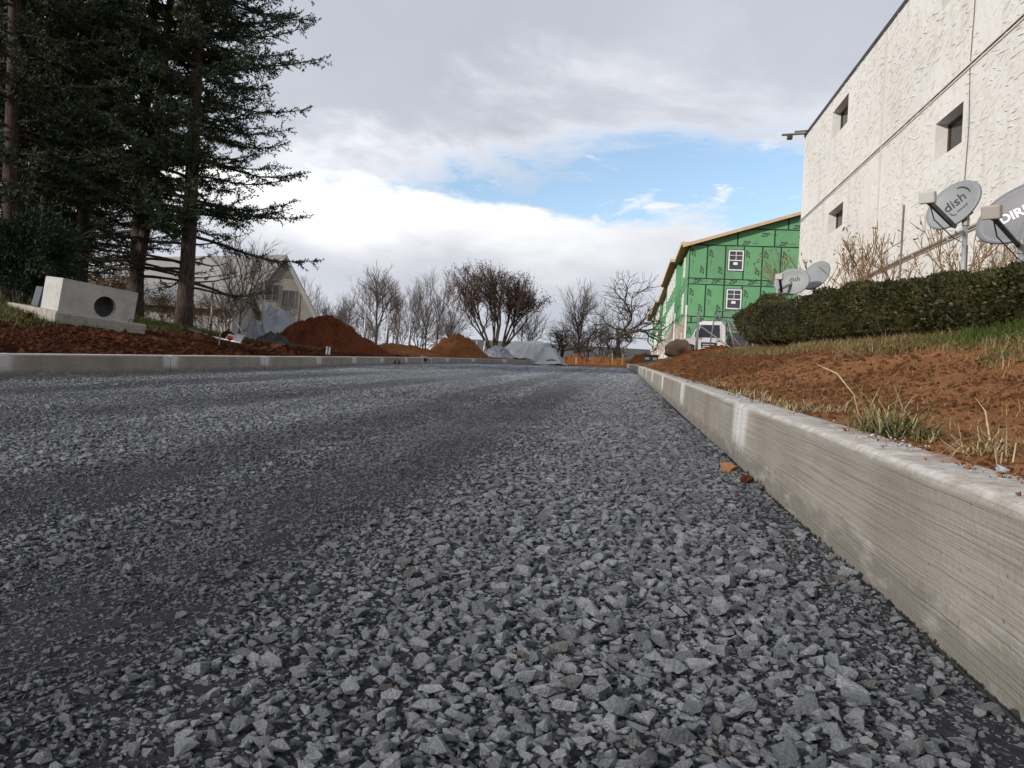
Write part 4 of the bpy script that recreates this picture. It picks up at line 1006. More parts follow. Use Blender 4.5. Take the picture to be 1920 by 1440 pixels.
bt('thicket', 615, 66., 560, 4., 'leafless shrub at the corner of the tan house', name='bare_shrub', cat='shrub')
bt('slim', 575, 70., 505, 2.9, 'leafless tree rising behind the right slope of the gable roof')
bt('rust', 930, 55., 488, .2, 'broad many stemmed tree holding dry reddish brown leaves')
bt('vase', 1085, 60., 520, 2.6, 'leafless tree with fine fanned twigs left of the gnarled tree')
bt('gnarl2', 1098, 56., 585, 1.1, 'low arching dark shrub tangled under the fanned tree', name='bare_shrub', cat='shrub')
bt('gnarl2', 1052, 60., 590, 3.3, 'low leafless shrub beside the tarp covered heap', name='bare_shrub', cat='shrub')
bt('gnarl', 1166, 58., 502, .6, 'gnarled dark leafless tree with crooked spreading limbs')
bt('slim', 725, 68., 512, 2.0, 'thin leafless tree close behind the right side of the rounded maple')
bt('slim', 820, 67., 515, .2, 'thin leafless tree second from the rusty tree')
bt('thicket', 842, 60., 572, 3.1, 'leafless thicket left of the rusty tree foot', name='bare_shrub', cat='shrub')
bt('thicket', 690, 58., 578, 5.1, 'leafless thicket at the foot of the rounded maple', name='bare_shrub', cat='shrub')
bt('thicket', 745, 57., 585, 3.8, 'leafless thicket between the pale fence posts', name='bare_shrub', cat='shrub')
bt('thicket', 990, 58., 575, 1.4, 'leafless thicket right of the rusty tree', name='bare_shrub', cat='shrub')
bt('thicket', 1130, 60., 590, 2.2, 'leafless thicket left of the gnarled trunk', name='bare_shrub', cat='shrub')
# bare tree in front of the tan house
bt('vase', 446, 33., 425, 1.7, 'fine twigged leafless tree between the spruces and the gable house', group='leafless trees by the house')
bt('thicket', 425, 30., 520, .5, 'leafless brush in front of the pale roof', name='bare_shrub', cat='shrub', group='leafless trees by the house')
bt('thicket', 520, 40., 545, 2.5, 'thin leafless brush at the foot of the gable wall', name='bare_shrub', cat='shrub', group='leafless trees by the house')
# brown undergrowth below the spruces
for k, (px, Y, h, lb) in enumerate([(15, 15.8, 505, 'tan dead brush at the left edge under the spruces'), (70, 17.5, 495, 'tan dead brush left of the concrete box'), (120, 21., 480, 'dead brush behind the upper left corner of the concrete box'),
        (185, 20.5, 490, 'dead rusty brush right behind the middle of the concrete box'), (225, 22, 500, 'dead brush left of the forked spruce trunk'), (300, 21., 530, 'dead brush between the forked spruce and the straight one'), (380, 22., 545, 'dead brush right of the straight spruce trunk'), (345, 19.5, 570, 'low dead brush at the foot of the straight spruce')]):
    bt('brush' if k % 3 else 'reed', px, Y, h, k*1.3, lb, name='dry_brush', cat='shrub', group='dead brush under the spruces')
# dark juniper mass at the left edge
def juniper():
    rg = np.random.default_rng(77); x, y = gpt(35, 13.4); r = empty('juniper_bush', (x, y, T(x, y))); tag(r, 'dense dark evergreen bush left of the concrete box', 'shrub')
    V, F = [], []
    n = 26000; u = unit(rg.normal(0, 1, (n, 3))); rad = rg.uniform(.35, 1, n)**.5*(1+.28*np.sin(u[:, 0]*5+u[:, 2]*7)+.2*np.sin(u[:, 1]*9))
    c = u*rad[:, None]*np.array([1.25, .95, .95])*.72+np.array([0, 0, .95])
    d = unit(u*.8+rg.normal(0, .5, (n, 3))); w = unit(np.cross(d, rg.normal(0, 1, (n, 3))))*rg.uniform(.006, .014, (n, 1)); l = rg.uniform(.06, .13, n)[:, None]
    V = np.stack([c, c+d*l*.5+w, c+d*l, c+d*l*.5-w], 1).reshape(-1, 3); npmesh('foliage', V, np.arange(len(V)).reshape(-1, 4), NEEDLE_B, r)
    m = MB(); 
    for k in range(7):
        a = k*.9; m.tube([(0.03*math.cos(a), .03*math.sin(a), -.2), (.2*math.cos(a), .2*math.sin(a), .5), (.5*math.cos(a), .4*math.sin(a), 1.1)], [.03, .02, .008], 5)
    m.build('stems', BARK, r)
juniper()

# clipped yew hedge on the bank
def hedge(name, label, spine, seed, n, fill):
    """spine: list of (x,y,half_depth,z_low,z_high)"""
    rg = np.random.default_rng(seed); sp = np.array(spine); L = np.concatenate([[0], np.cumsum(np.hypot(np.diff(sp[:, 0]), np.diff(sp[:, 1])))])
    r = empty(name, (0, 0, 0)); tag(r, label, 'hedge', 'clipped yew hedges')
    s = rg.uniform(0, L[-1], n); I = lambda k: np.interp(s, L, sp[:, k])
    cx, cy, hd, zl, zh = I(0), I(1), I(2), I(3), I(4)
    a = rg.uniform(-.35, math.pi+.35, n)           # around the section, front to back over the top
    ed = np.minimum(s, L[-1]-s); cap = np.sqrt(np.clip(ed/.5, 0.02, 1))
    sq = lambda t: np.sign(t)*np.abs(t)**.62
    lump = .74+.42*fbm(s*1.7, a*1.6, seed, 3)+.14*fbm(s*6, a*5, seed+3, 2)
    depth = 1.03-np.abs(rg.normal(0, .09, n))
    nx = -sq(np.cos(a)); nz = sq(np.sin(a))
    k = lump*depth*cap
    zm = zl+(zh-zl)*.42
    z = zm+np.where(nz > 0, nz*(zh-zm), nz*(zm-zl))*k; x = cx+nx*hd*k*np.where(nz < -.1, .72, 1)
    c = np.stack([x, cy, z], 1); out = unit(np.stack([-np.cos(a), rg.normal(0, .35, n), np.sin(a)+.25], 1))
    d = unit(out+rg.normal(0, .55, (n, 3))); w = unit(np.cross(d, rg.normal(0, 1, (n, 3))))
    sz = rg.uniform(.016, .034, n)[:, None]; V = np.stack([c-d*sz*.2, c+d*sz*.5+w*sz*.34, c+d*sz*1.2, c+d*sz*.5-w*sz*.34], 1).reshape(-1, 3)
    o = npmesh('foliage', V, np.arange(len(V)).reshape(-1, 4), YEW, r); o['kind'] = 'stuff'
    # inner twigs and a dense dark core of older wood
    segs = []
    for q in np.arange(.1, L[-1], .10):
        t = lambda kk: float(np.interp(q, L, sp[:, kk])); bx, by = t(0)+rg.normal(0, .12), t(1); zg = t(3)-.1
        for j in range(4):
            e = np.array([bx+rg.normal(0, t(2)*.45), by+rg.normal(0, .16), t(3)+(t(4)-t(3))*rg.uniform(.55, .9)]); b = np.array([bx, by, zg]); m_ = (b+e)/2+rg.normal(0, .05, 3); segs += [(b, m_, .012, .008), (m_, e, .008, .004)]
    V, F = tubes_np(segs, 4); npmesh('stems', V, F, BARK_D, r)
    m = MB(); rows = []
    for q in np.linspace(.3, L[-1]-.3, 40):
        t = lambda kk: float(np.interp(q, L, sp[:, kk])); x0, y0, h, a0, b0 = t(0), t(1), t(2), t(3), t(4); mid = a0+(b0-a0)*.45
        rows.append([(x0+h*.72*ux*(1+.1*math.sin(q*5)), y0, mid+(b0-a0)*.45*uz) for ux, uz in ((-1, -.3), (-.95, .35), (-.6, .8), (0, .92), (.6, .8), (.95, .3), (.8, -.5), (0, -.62), (-.7, -.6))])
    nn = 9; fs = [(i*nn+k, i*nn+(k+1) % nn, (i+1)*nn+(k+1) % nn, (i+1)*nn+k) for i in range(39) for k in range(nn)]+[tuple(range(nn)), tuple(39*nn+k for k in range(nn))]
    m.add([p for rr in rows for p in rr], fs); m.build('core', YEW, r, True)
    return r
def hz(px, py, X): return PX(px, py, X)
# long hedge: x centre, y, half depth, low z, high z
sp1 = []
for y, zt in ((3.0, 1.42), (4.5, 1.46), (5.9, 1.53), (6.8, 1.60), (8., 1.76), (9.4, 1.93), (11., 2.10), (12.2, 2.20), (12.9, 2.05)):
    sp1.append((3.22, y, .55, T(2.75, y)-.02, zt))
hedge('yew_hedge', 'long clipped dark yew hedge along the foot of the cream building', sp1, 5, 95000, 1)
sp2 = []
for y, zt in ((13.1, 1.75), (13.7, 2.18), (15., 2.50), (16.3, 2.50), (17.2, 2.25)):
    sp2.append((3.02, y, .70, T(2.75, y)-.02, zt))
hedge('yew_hedge', 'rounded yew bush at the far left end of the hedge beside the wire fence', sp2, 6, 36000, 1)
# ---------------------------------------------------------------- things on the right
def rotmat(z=0, x=0, y=0): return Matrix.Rotation(z, 3, 'Z') @ Matrix.Rotation(x, 3, 'X') @ Matrix.Rotation(y, 3, 'Y')
def dish(label, base, pole_h, centre_off, nrm, a, b, roll, mat, lnbmat, text=None, arm_side=None, lnb=None, armfrom=None, thick=.045):
    """offset dish: pole at base, reflector centre relative to the pole top, facing nrm; a, b half axes; roll of the long axis"""
    base = Vector(base); r = empty('satellite_dish', base); tag(r, label, 'satellite dish', 'satellite dishes')
    MB().tube([(0, 0, -.6), (0, 0, pole_h)], .025, 10).build('pole', GALV, r, True)
    n = Vector(nrm).normalized(); u = Vector((0, 0, 1)).cross(n).normalized(); v = n.cross(u)      # u to the viewer's right
    c_, s_ = math.cos(roll), math.sin(roll); u, v = u*c_+v*s_, v*c_-u*s_
    C = Vector((0, 0, pole_h))+Vector(centre_off)
    m = MB(); R = 7; K = 36; vs = [C-n*thick]; fs = []
    for i in range(1, R+1):
        q = i/R
        for k in range(K): w = 2*math.pi*k/K; vs.append(C+u*(a*q*math.cos(w))+v*(b*q*math.sin(w))-n*thick*(1-q*q))
    for k in range(K): fs.append((0, 1+k, 1+(k+1) % K))
    for i in range(R-1):
        for k in range(K): fs.append((1+i*K+k, 1+(i+1)*K+k, 1+(i+1)*K+(k+1) % K, 1+i*K+(k+1) % K))
    nb = len(vs)                                  # rolled rim and back skin
    for k in range(K): w = 2*math.pi*k/K; vs.append(C+u*((a+.006)*math.cos(w))+v*((b+.006)*math.sin(w))-n*.022)
    fs += [(1+(R-1)*K+k, nb+k, nb+(k+1) % K, 1+(R-1)*K+(k+1) % K) for k in range(K)]
    vs.append(C-n*(thick+.02)); fs += [(nb+k, nb+K, nb+(k+1) % K) for k in range(K)]
    m.add(vs, fs); refl = m.build('reflector', mat, r, True)
    if text:
        for (s, size, du, dv, mt, sh, bold, ang) in text:
            me = text_mesh(s, size, 'lettering', sh, .0015, bold); 
            for vtx in me.vertices:          # lay the letters onto the bowl
                x, y = vtx.co.x*math.cos(ang)-vtx.co.y*math.sin(ang)+du, vtx.co.x*math.sin(ang)+vtx.co.y*math.cos(ang)+dv
                q2 = min(1, (x/a)**2+(y/b)**2); p = C+u*x+v*y-n*(thick*(1-q2)-.004-vtx.co.z); vtx.co = p
            link('lettering', me, mt, refl)
    hub = MB(); hub.box(C-n*(thick+.115), (.14, .14, .14), M=Matrix((u, v, n)).transposed()); hub.tube([C-n*(thick+.05), (0, 0, pole_h)], .03, 8); hub.tube([(0, 0, pole_h-.1), (0, 0, pole_h+.02)], .035, 10); hub.build('mount', GALV_D, r, bevel=0)
    if lnb is not None:
        e = Vector(lnb); s0 = C+Vector(armfrom) if armfrom is not None else C-v*b*.9
        d = (e-s0).normalized(); sd = d.cross(n).normalized(); up2 = sd.cross(d)
        m = MB(); M3 = Matrix((sd, d, up2)).transposed(); m.box((s0+e)/2, (.035, (e-s0).length, .05), M=M3); arm = m.build('feed_arm', ARM, r)
        f = (C-e).normalized(); fu = Vector((0, 0, 1)).cross(f).normalized(); fv = f.cross(fu)
        head = MB().box(e-f*.03+fv*.03, (.14, .11, .08), M=Matrix((fu, fv, f)).transposed()).build('receiver_head', lnbmat, r, bevel=.012)
        MB().tube([e+f*.02, e+f*.09], [.035, .045], 10).build('feed_horn', GALV_D, head, True)
        m = MB(); m.tube([e+d*-.02, e+d*-.2+Vector((0, 0, -.12)), s0+Vector((0, 0, -.12)), Vector((.02, -.02, pole_h-.3)), Vector((.025, -.02, .1))], .006, 5); m.build('cable', ARM, r)
    return r
def DP(px, Y): 
    p = P(px, 470, Y); return (p.x, Y, T(p.x, Y))
# near dish
b1 = Vector(DP(1808, 8.4)); c1 = P(1795, 378, 8.35); top1 = P(1808, 405, 8.4)
lnb1 = P(1741, 377, 7.75)
dish('grey satellite dish with dark script lettering on a pole above the hedge', b1, top1.z-b1.z, c1-Vector((b1.x, b1.y, top1.z))+Vector((0, .12, 0)), (-.80, -.62, .22), .29, .225, math.radians(36), DISHG, DISHP,
     [('dish', .15, .02, .03, INK, 0., .0, 0.), ('network', .035, .05, -.085, INK, .2, 0., 0.), (')', .17, .165, .095, INK, 0., 0., .5), ('(', .1, -.06, -.075, INK, 0., 0., .6)], None, lnb1-b1, Vector((.02, -.02, -.23)))
b2 = Vector(DP(1915, 7.5)); c2 = P(1937, 388, 7.5); top2 = P(1915, 455, 7.5); lnb2 = P(1861, 405, 6.6)
dish('slate grey satellite dish with white block lettering cut by the right edge', b2, top2.z-b2.z, c2-Vector((b2.x, b2.y, top2.z))+Vector((0, .12, 0)), (-.62, -.76, .20), .43, .26, math.radians(26), DISH_D, TAUPE,
     [('DIRECTV', .125, .03, .03, WHITEP, 0., .004, 0.), ('.', .001, 0, 0, WHITEP, 0, 0, 0)], None, lnb2-b2, Vector((-.05, -.02, -.34)))
b3 = Vector(DP(1462, 16.)); c3 = P(1484, 528, 16.2); top3 = P(1470, 545, 16.)
dish('small grey satellite dish low behind the left end of the hedge', b3, top3.z-b3.z, c3-Vector((b3.x, b3.y, top3.z)), (-.5, -.85, .12), .36, .27, math.radians(4), DISHG, DISHP,
     [('dish', .14, .05, .05, INK, 0., 0., 0.)], None, P(1462, 522, 15.4)-b3, Vector((-.18, 0, -.22)))
b4 = Vector(DP(1530, 16.6)); c4 = P(1528, 516, 16.6); top4 = P(1530, 535, 16.6)
dish('plain pale satellite dish turned away behind the hedge, right of the small lettered one', b4, top4.z-b4.z, c4-Vector((b4.x, b4.y, top4.z)), (-.75, -.6, .3), .34, .30, math.radians(35), DISHG, DISHP, None)

def GP(px, Y, dz=0.):
    x = P(px, 640, Y).x; return G(x, Y, dz)
def pipe_thing(name, label, cat, pts, rad, mat, group=None, n=8, part=None):
    b = Vector(pts[0]); m = MB().tube([Vector(p)-b for p in pts], rad, n); o = m.build(name, mat, None, True); o.location = b; tag(o, label, cat, group); return o
# dry weeds along the foot of the wall
for k, (px, Y, h, lb) in enumerate([(1572, 13.9, 462, 'tall dry weed right of the plain dish'),        (1655, 10.6, 440, 'thin dry stalk crossing the wall joint'), (1715, 9.3, 440, 'bushy brown dead weed between the joint and the lettered dish'),        (1785, 8.6, 425, 'dead vine stalk under the lettered dish'), (1828, 8.3, 455, 'dead vine right of the near dish pole')]):
    Y = PX(px, 600, 4.7).y if px > 1480 else Y
    bt('weed', px, Y, h, k*1.1, lb, name='dry_weed', cat='weed', group='dry weeds behind the hedge')
pipe_thing('rusty_rod', 'thin rusty upright rod behind the hedge', 'rod', [G(P(1688, 470, 9.6).x, 9.6, -.2), P(1695, 385, 9.6)], .012, POSTB)

# ---- white truck
def truck():
    o0 = Vector((P(1260, 650, 40).x, 40., T(4., 40.)-.02)); r = empty('pickup_truck', o0, math.radians(-3)); r.scale = (1.1,)*3; tag(r, 'white flatbed truck parked facing left behind the wire fence', 'truck')
    Wd = .95; ya = -Wd
    # body side profile, x to the right from the front bumper
    cab = [(0.1, .45), (0, .62), (.02, .98), (.18, 1.10), (.62, 1.17), (.78, 1.20), (1.12, 1.90), (1.30, 1.97), (2.12, 1.99), (2.26, 1.90), (2.30, 1.2), (2.30, .45), (1.25, .40), (1.22, .62), (1.05, .86), (.80, .93), (.55, .86), (.38, .62), (.35, .45)]
    m = MB(); m.prism(cab, -.92, .92, lambda u, v, w: (u, w, v)); body = m.build('cab_body', TRUCKW, r, bevel=0)
    win = [(1.02, 1.24), (1.22, 1.80), (2.02, 1.82), (2.06, 1.24)]
    for s in (-1, 1):
        y = s*.925
        dr = MB().prism([(.98, .52), (.98, 1.2), (1.17, 1.86), (2.08, 1.88), (2.12, .52)], y, y+s*.012, lambda u, v, w: (u, w, v)).build('door', TRUCKW, r)
        MB().prism(win, y+s*.013, y+s*.02, lambda u, v, w: (u, w, v)).build('window', GLASS_D, dr)
        MB().bb((1.9, min(y+s*.013, y+s*.04), 1.08), (2.05, max(y+s*.013, y+s*.04), 1.12)).build('handle', BLACKM, dr)
        MB().bb((1.25, min(y+s*.013, y+s*.016), .78), (1.95, max(y+s*.013, y+s*.016), 1.03)).build('sign_plate', INK, dr)
        for k in range(2): MB().bb((1.32, min(y+s*.016, y+s*.019), .83+k*.09), (1.80, max(y+s*.016, y+s*.019), .86+k*.09)).build('lettering', WHITEP, dr)
        MB().box((1.02, y+s*.14, 1.36), (.10, .2, .26)).build('mirror', BLACKM, r, bevel=.02)
        MB().bb((-.015, min(s*.55, s*.85), .72), (.02, max(s*.55, s*.85), .9)).build('headlight', GLASS_G, r)
    ws = [(1.12, 1.90), (.78, 1.20)]
    m = MB(); m.add([(.80, -.82, 1.24), (.80, .82, 1.24), (1.09, .76, 1.86), (1.09, -.76, 1.86), (.78, -.82, 1.25), (.78, .82, 1.25), (1.075, .76, 1.87), (1.075, -.76, 1.87)], [(4, 5, 6, 7), (0, 1, 5, 4), (1, 2, 6, 5), (2, 3, 7, 6), (3, 0, 4, 7)]); m.build('windscreen', GLASS_D, r)
    MB().bb((-.08, -.9, .42), (.02, .9, .60)).build('bumper', GALV_D, r, bevel=.02)
    def wheel(x, y):
        m = MB(); pr = []
        K = 24; vs = []; fs = []
        prof_ = [(.20, -.12), (.34, -.12), (.37, -.09), (.37, .09), (.34, .12), (.20, .12)]
        for k in range(K):
            w = 2*math.pi*k/K
            for rr, yy in prof_: vs.append((x+rr*math.cos(w), y+yy, .37+rr*math.sin(w)))
        n = len(prof_); fs = [(k*n+j, k*n+(j+1) % n, ((k+1) % K)*n+(j+1) % n, ((k+1) % K)*n+j) for k in range(K) for j in range(n)]
        m.add(vs, fs); t = m.build('wheel', RUBBER, r, True)
        MB().tube([(x, y-.09, .37), (x, y+.09, .37)], .198, 16).build('rim', GALV, t)
    for x in (.8, 3.7):
        for y in (-.78, .78): wheel(x, y)
    MB().bb((2.38, -.98, .78), (5.0, .98, .92)).build('bed', BLACKM, r)
    m = MB()
    for x in (2.42, 3.3, 4.2, 4.95):
        for y in (-.94, .94): m.bb((x-.03, y-.03, .92), (x+.03, y+.03, 1.95))
    for y in (-.94, .94):
        for z in (1.25, 1.6, 1.93): m.bb((2.39, y-.02, z), (4.98, y+.02, z+.06))
    for x in (2.42, 3.3, 4.2, 4.95): m.bb((x-.025, -.94, 1.99), (x+.025, .94, 2.05))
    m.build('stake_rack', BLACKM, r)
    MB().bb((2.5, -.9, .93), (4.8, .9, 1.45)).build('load', BLACKM, r, bevel=.05)
    MB().box((3.4, -.5, 1.72), (1.5, .5, .22), M=rotmat(0, .1, .05)).build('load_board', YELLOWM, r)
truck()
# ---- leaning chain-link gate panels
def mesh_wire(m, quad, sp=.09, r=.0035):
    a, b, c, d = [Vector(q) for q in quad]; W_ = (b-a).length; Hh = (d-a).length; u = (b-a)/W_; v = (d-a)/Hh
    def clipseg(s0, t0, s1, t1):
        m.tube([a+u*s0+v*t0, a+u*s1+v*t1], r, 3, False)
    k = -Hh
    while k < W_:
        s0, s1 = max(k, 0), min(k+Hh, W_)
        if s1-s0 > .03: clipseg(s0, s0-k, s1, s1-k); clipseg(s0, Hh-(s0-k), s1, Hh-(s1-k))
        k += sp
def gate_panel(label, quad, brace=True, name='fence_panel', wire=True):
    b = Vector(quad[0]); q = [Vector(p)-b for p in quad]; r = empty('wire_gate', b); tag(r, label, 'gate', 'loose chain link panels')
    for i in range(4): MB().tube([q[i], q[(i+1) % 4]], .024, 7).build('frame_tube', GALV, r, True)
    if brace: MB().tube([q[3], q[1]], .02, 7).build('brace', GALV, r, True)
    if wire: m = MB(); mesh_wire(m, q); o = m.build('wire_mesh', GALV_D, r); o['kind'] = 'stuff'
    return r
gate_panel('chain link panel leaning beside the white truck, with diagonal brace', [P(1328, 668, 27), P(1395, 660, 26.5), P(1420, 578, 26.8), P(1341, 584, 27.2)])
gate_panel('chain link panel collapsed behind the hedge end, half upright', [P(1378, 657, 25.5), P(1405, 660, 25), P(1412, 646, 25), P(1364, 597, 25.6)], False)
pipe_thing('fence_post', 'upright steel fence post with a diagonal stay in front of the white truck', 'post', [P(1305, 668, 26.2)-Vector((0, 0, .4)), P(1310, 584, 26.2)], .045, GALV, 'site fence posts')
pipe_thing('fence_stay', 'long diagonal steel tube crossing the white truck door', 'tube', [P(1311, 610, 26.1), GP(1388, 25.2, -.05)], .026, GALV)
pipe_thing('fence_post', 'short bent steel post under the hedge end', 'post', [P(1418, 655, 23.5)-Vector((0, 0, .2)), P(1424, 628, 23.5)], .028, GALV, 'site fence posts')
pipe_thing('fence_post', 'thin rusty post just right of the short bent post', 'post', [P(1441, 656, 23.)-Vector((0, 0, .2)), P(1441, 634, 23.)], .02, POSTB, 'site fence posts')
# ---- boulder and utility box
def boulder():
    p = G(2.05, 30., 0); bm = bmesh.new(); bmesh.ops.create_icosphere(bm, subdivisions=4, radius=1)
    for v in bm.verts:
        c = v.co.copy(); n = float(fbm(c.x*2+5, c.y*2+c.z*1.7, 3, 4))-.5; n2 = float(fbm(c.x*7+1, c.z*7+c.y*3, 8, 3))-.5
        v.co = c*(1+.55*n+.14*n2); v.co.x += max(0, v.co.z)*.25
        if c.z < -.3: v.co.z = max(v.co.z, -.55)
        h = (c-Vector((.35, -.85, -.25)).normalized()).length
        if h < .62: v.co -= (c*(.62-h)*.95)
        v.co.x *= .5; v.co.y *= .42; v.co.z *= .48
    me = bpy.data.meshes.new('boulder'); bm.to_mesh(me); bm.free()
    o = link('boulder', me, BOULD, None, True); o.location = p+Vector((0, 0, .2)); o.rotation_euler = (0, .25, .2); tag(o, 'tan boulder with a dark hollow at the roadside near the truck', 'boulder')
boulder()
r = empty('utility_box', G(1.22, 33.5, -.05), .05); tag(r, 'small dark green utility box behind the end of the right kerb', 'utility box')
MB().bb((-.29, -.2, 0), (.29, .2, .30)).build('box', UGREEN, r, bevel=.015); MB().bb((-.32, -.23, .302), (.32, .23, .36)).build('lid', UGREEN, r, bevel=.012)
for x in (-.17, .15): MB().bb((x-.09, -.207, .14), (x+.09, -.2015, .24)).build('sticker', DISHP, r)

# ---------------------------------------------------------------- heaps of soil and stone
def mound(label, cx, cy, rx, ry, h, mat, seed, name='soil_mound', cat='soil mound', rough=.12, peaks=(), sharp=1.25, nr=60, nk=150, freq=2.2):
    z0 = T(cx, cy); V = []; F = []
    q, w = np.meshgrid(np.linspace(0, 1, nr), np.linspace(0, 2*math.pi, nk, endpoint=False), indexing='ij')
    rim = .85+.3*fbm(np.cos(w)*1.5+9, np.sin(w)*1.5+9, seed, 3); X = q*np.cos(w)*rx*rim; Y = q*np.sin(w)*ry*rim
    sm = np.clip((1-q)/.86, 0, 1); hh = h*(sm*sm*(3-2*sm)*.6+.4*sm)*(.75+.5*fbm(X/rx*1.7+3, Y/ry*1.7, seed+1, 3))
    for (px_, py_, ph, pr) in peaks: hh += ph*np.exp(-((X-px_)**2+(Y-py_)**2)/pr**2)*(1-q)
    s = freq/max(rx, .6)*1.2
    hh += rough*h*((fbm(X*s*2.5, Y*s*2.5, seed+2, 4)-.5)*3*(.45+.55*(1-q))-np.abs(fbm(X*s*6, Y*s*6, seed+7, 3)-.5)*1.8*(1-q**4))+.09*(fbm(X*5, Y*5, seed+4, 3)-.5)*(1-q**5)
    gz = terrain(cx+X, cy+Y)-z0; Z = gz+hh-.10*q**6*1.2
    V = np.stack([X, Y, Z], -1).reshape(-1, 3); i = np.arange(nr-1)[:, None]*nk; k = np.arange(nk)[None, :]; k2 = (k+1) % nk
    F = np.stack([i+k, i+nk+k, i+nk+k2, i+k2], -1).reshape(-1, 4)
    o = npmesh(name, V, F, mat, None, True); o.location = (cx, cy, z0); tag(o, label, cat); return o
p = P(592, 600, 23.5); mound('large heap of dark red soil behind the left kerb', p.x+.1, 24., 2.6, 1.9, .90, SOIL_M, 3, peaks=((-.35, 0, .25, .5), (.55, 0, .18, .5)), rough=.16, freq=3)
p = P(515, 650, 18.); mound('low dark heap of broken asphalt left of the large red mound', p.x, 18., .62, .55, .33, ASPH, 5, 'asphalt_heap', 'asphalt heap', .3)
p = P(850, 650, 36.); mound('orange brown soil heap with a sharp ridge left of the rusty tree', p.x+.1, 36.5, 1.75, 1.5, .95, SOIL_O, 8, rough=.16, peaks=((-.5, 0, .2, .5),))
p = P(735, 660, 33.); mound('long low spread of orange soil between the two mounds', p.x, 34., 2.6, 1.6, .36, SOIL_O, 12, rough=.3)
p = P(915, 665, 40.); mound('small orange soil bump behind the gravel heap', p.x, 41.5, .9, .9, .4, SOIL_O, 14)
p = P(925, 672, 37.5); mound('grey gravel heap beside the tarp', p.x-.1, 39.2, 1.15, .8, .45, STONE, 15, 'gravel_heap', 'gravel heap', .35, freq=5)
for k, (px, w_, h, lb) in enumerate([(1080, 1.5, .48, 'orange soil ridge at the road end, left part by the tarp'), (1125, 1.4, .42, 'orange soil ridge at the road end, middle part'), (1160, 1.1, .36, 'orange soil ridge at the road end, right part by the kerb')]):
    p = P(px, 680, 45); mound(lb, p.x, 45., w_, .8, h, SOIL_O, 20+k, rough=.3)
p = P(1205, 672, 38.5); mound('orange soil heap behind the end of the right kerb', p.x, 39., 1.0, .8, .45, SOIL_O, 25, rough=.3)
p = P(1345, 655, 24.); mound('dark clods of soil heaped below the fence panels', p.x, 24.2, 1.5, .8, .13, SOIL_M, 27, rough=.55, freq=5)

# tarp over a heap
def tarp():
    r = empty('tarp_heap', G(P(995, 680, 40).x, 40.2, 0)); tag(r, 'silver grey tarp draped over a heap at the road end', 'tarp')
    nx, ny = 70, 44; V = []
    rgx = np.linspace(-1.9, 1.9, nx); rgy = np.linspace(-1.3, 1.3, ny)
    X, Y = np.meshgrid(rgx, rgy)
    # ridge-shaped heap: flat top from -.95 to 1.0, straight skirts
    top = .86
    fx = np.minimum(np.clip((X+1.75)/.85, 0, 1), np.clip((1.75-X)/.55, 0, 1)); fy = np.clip((1.2-np.abs(Y+.1*X))/.75, 0, 1)
    Z = top*np.minimum(fx, fy)**.9
    Z += .05*np.sin(X*3.1+Y*2)*(Z > .05)+.10*(fbm(X*2.5, Y*2.5, 5, 3)-.5)*np.minimum(1, Z*2+.2)+.05*np.abs(fbm(X*5+Y*3, Y*1.4, 9, 3)-.5)
    Z -= .06*np.abs(np.sin(np.arctan2(Y, X)*7))*(Z < .75)*(Z > .05)
    i = np.arange(nx-1)[None, :]+np.arange(ny-1)[:, None]*nx; F = np.stack([i, i+1, i+1+nx, i+nx], -1).reshape(-1, 4)
    o0 = r.location; Z += terrain(X+o0.x, Y+o0.y)-T(o0.x, o0.y)+.02*np.sin(Y*3)
    o = npmesh('tarp_sheet', np.stack([X.ravel(), Y.ravel(), Z.ravel()+.03], 1), F, TARP, r, True)
    m = MB()
    for (x, y) in ((-1.5, -1.2), (-.2, -1.28), (1.2, -1.25)): m.tube([(x-.3, y, .06), (x, y+.02, .10), (x+.35, y, .05)], [.03, .045, .02], 7)
    o = m.build('hold_down_poles', ARM, r); o.location = (0, .1, T(o0.x, o0.y-1.2)-T(o0.x, o0.y))
tarp()

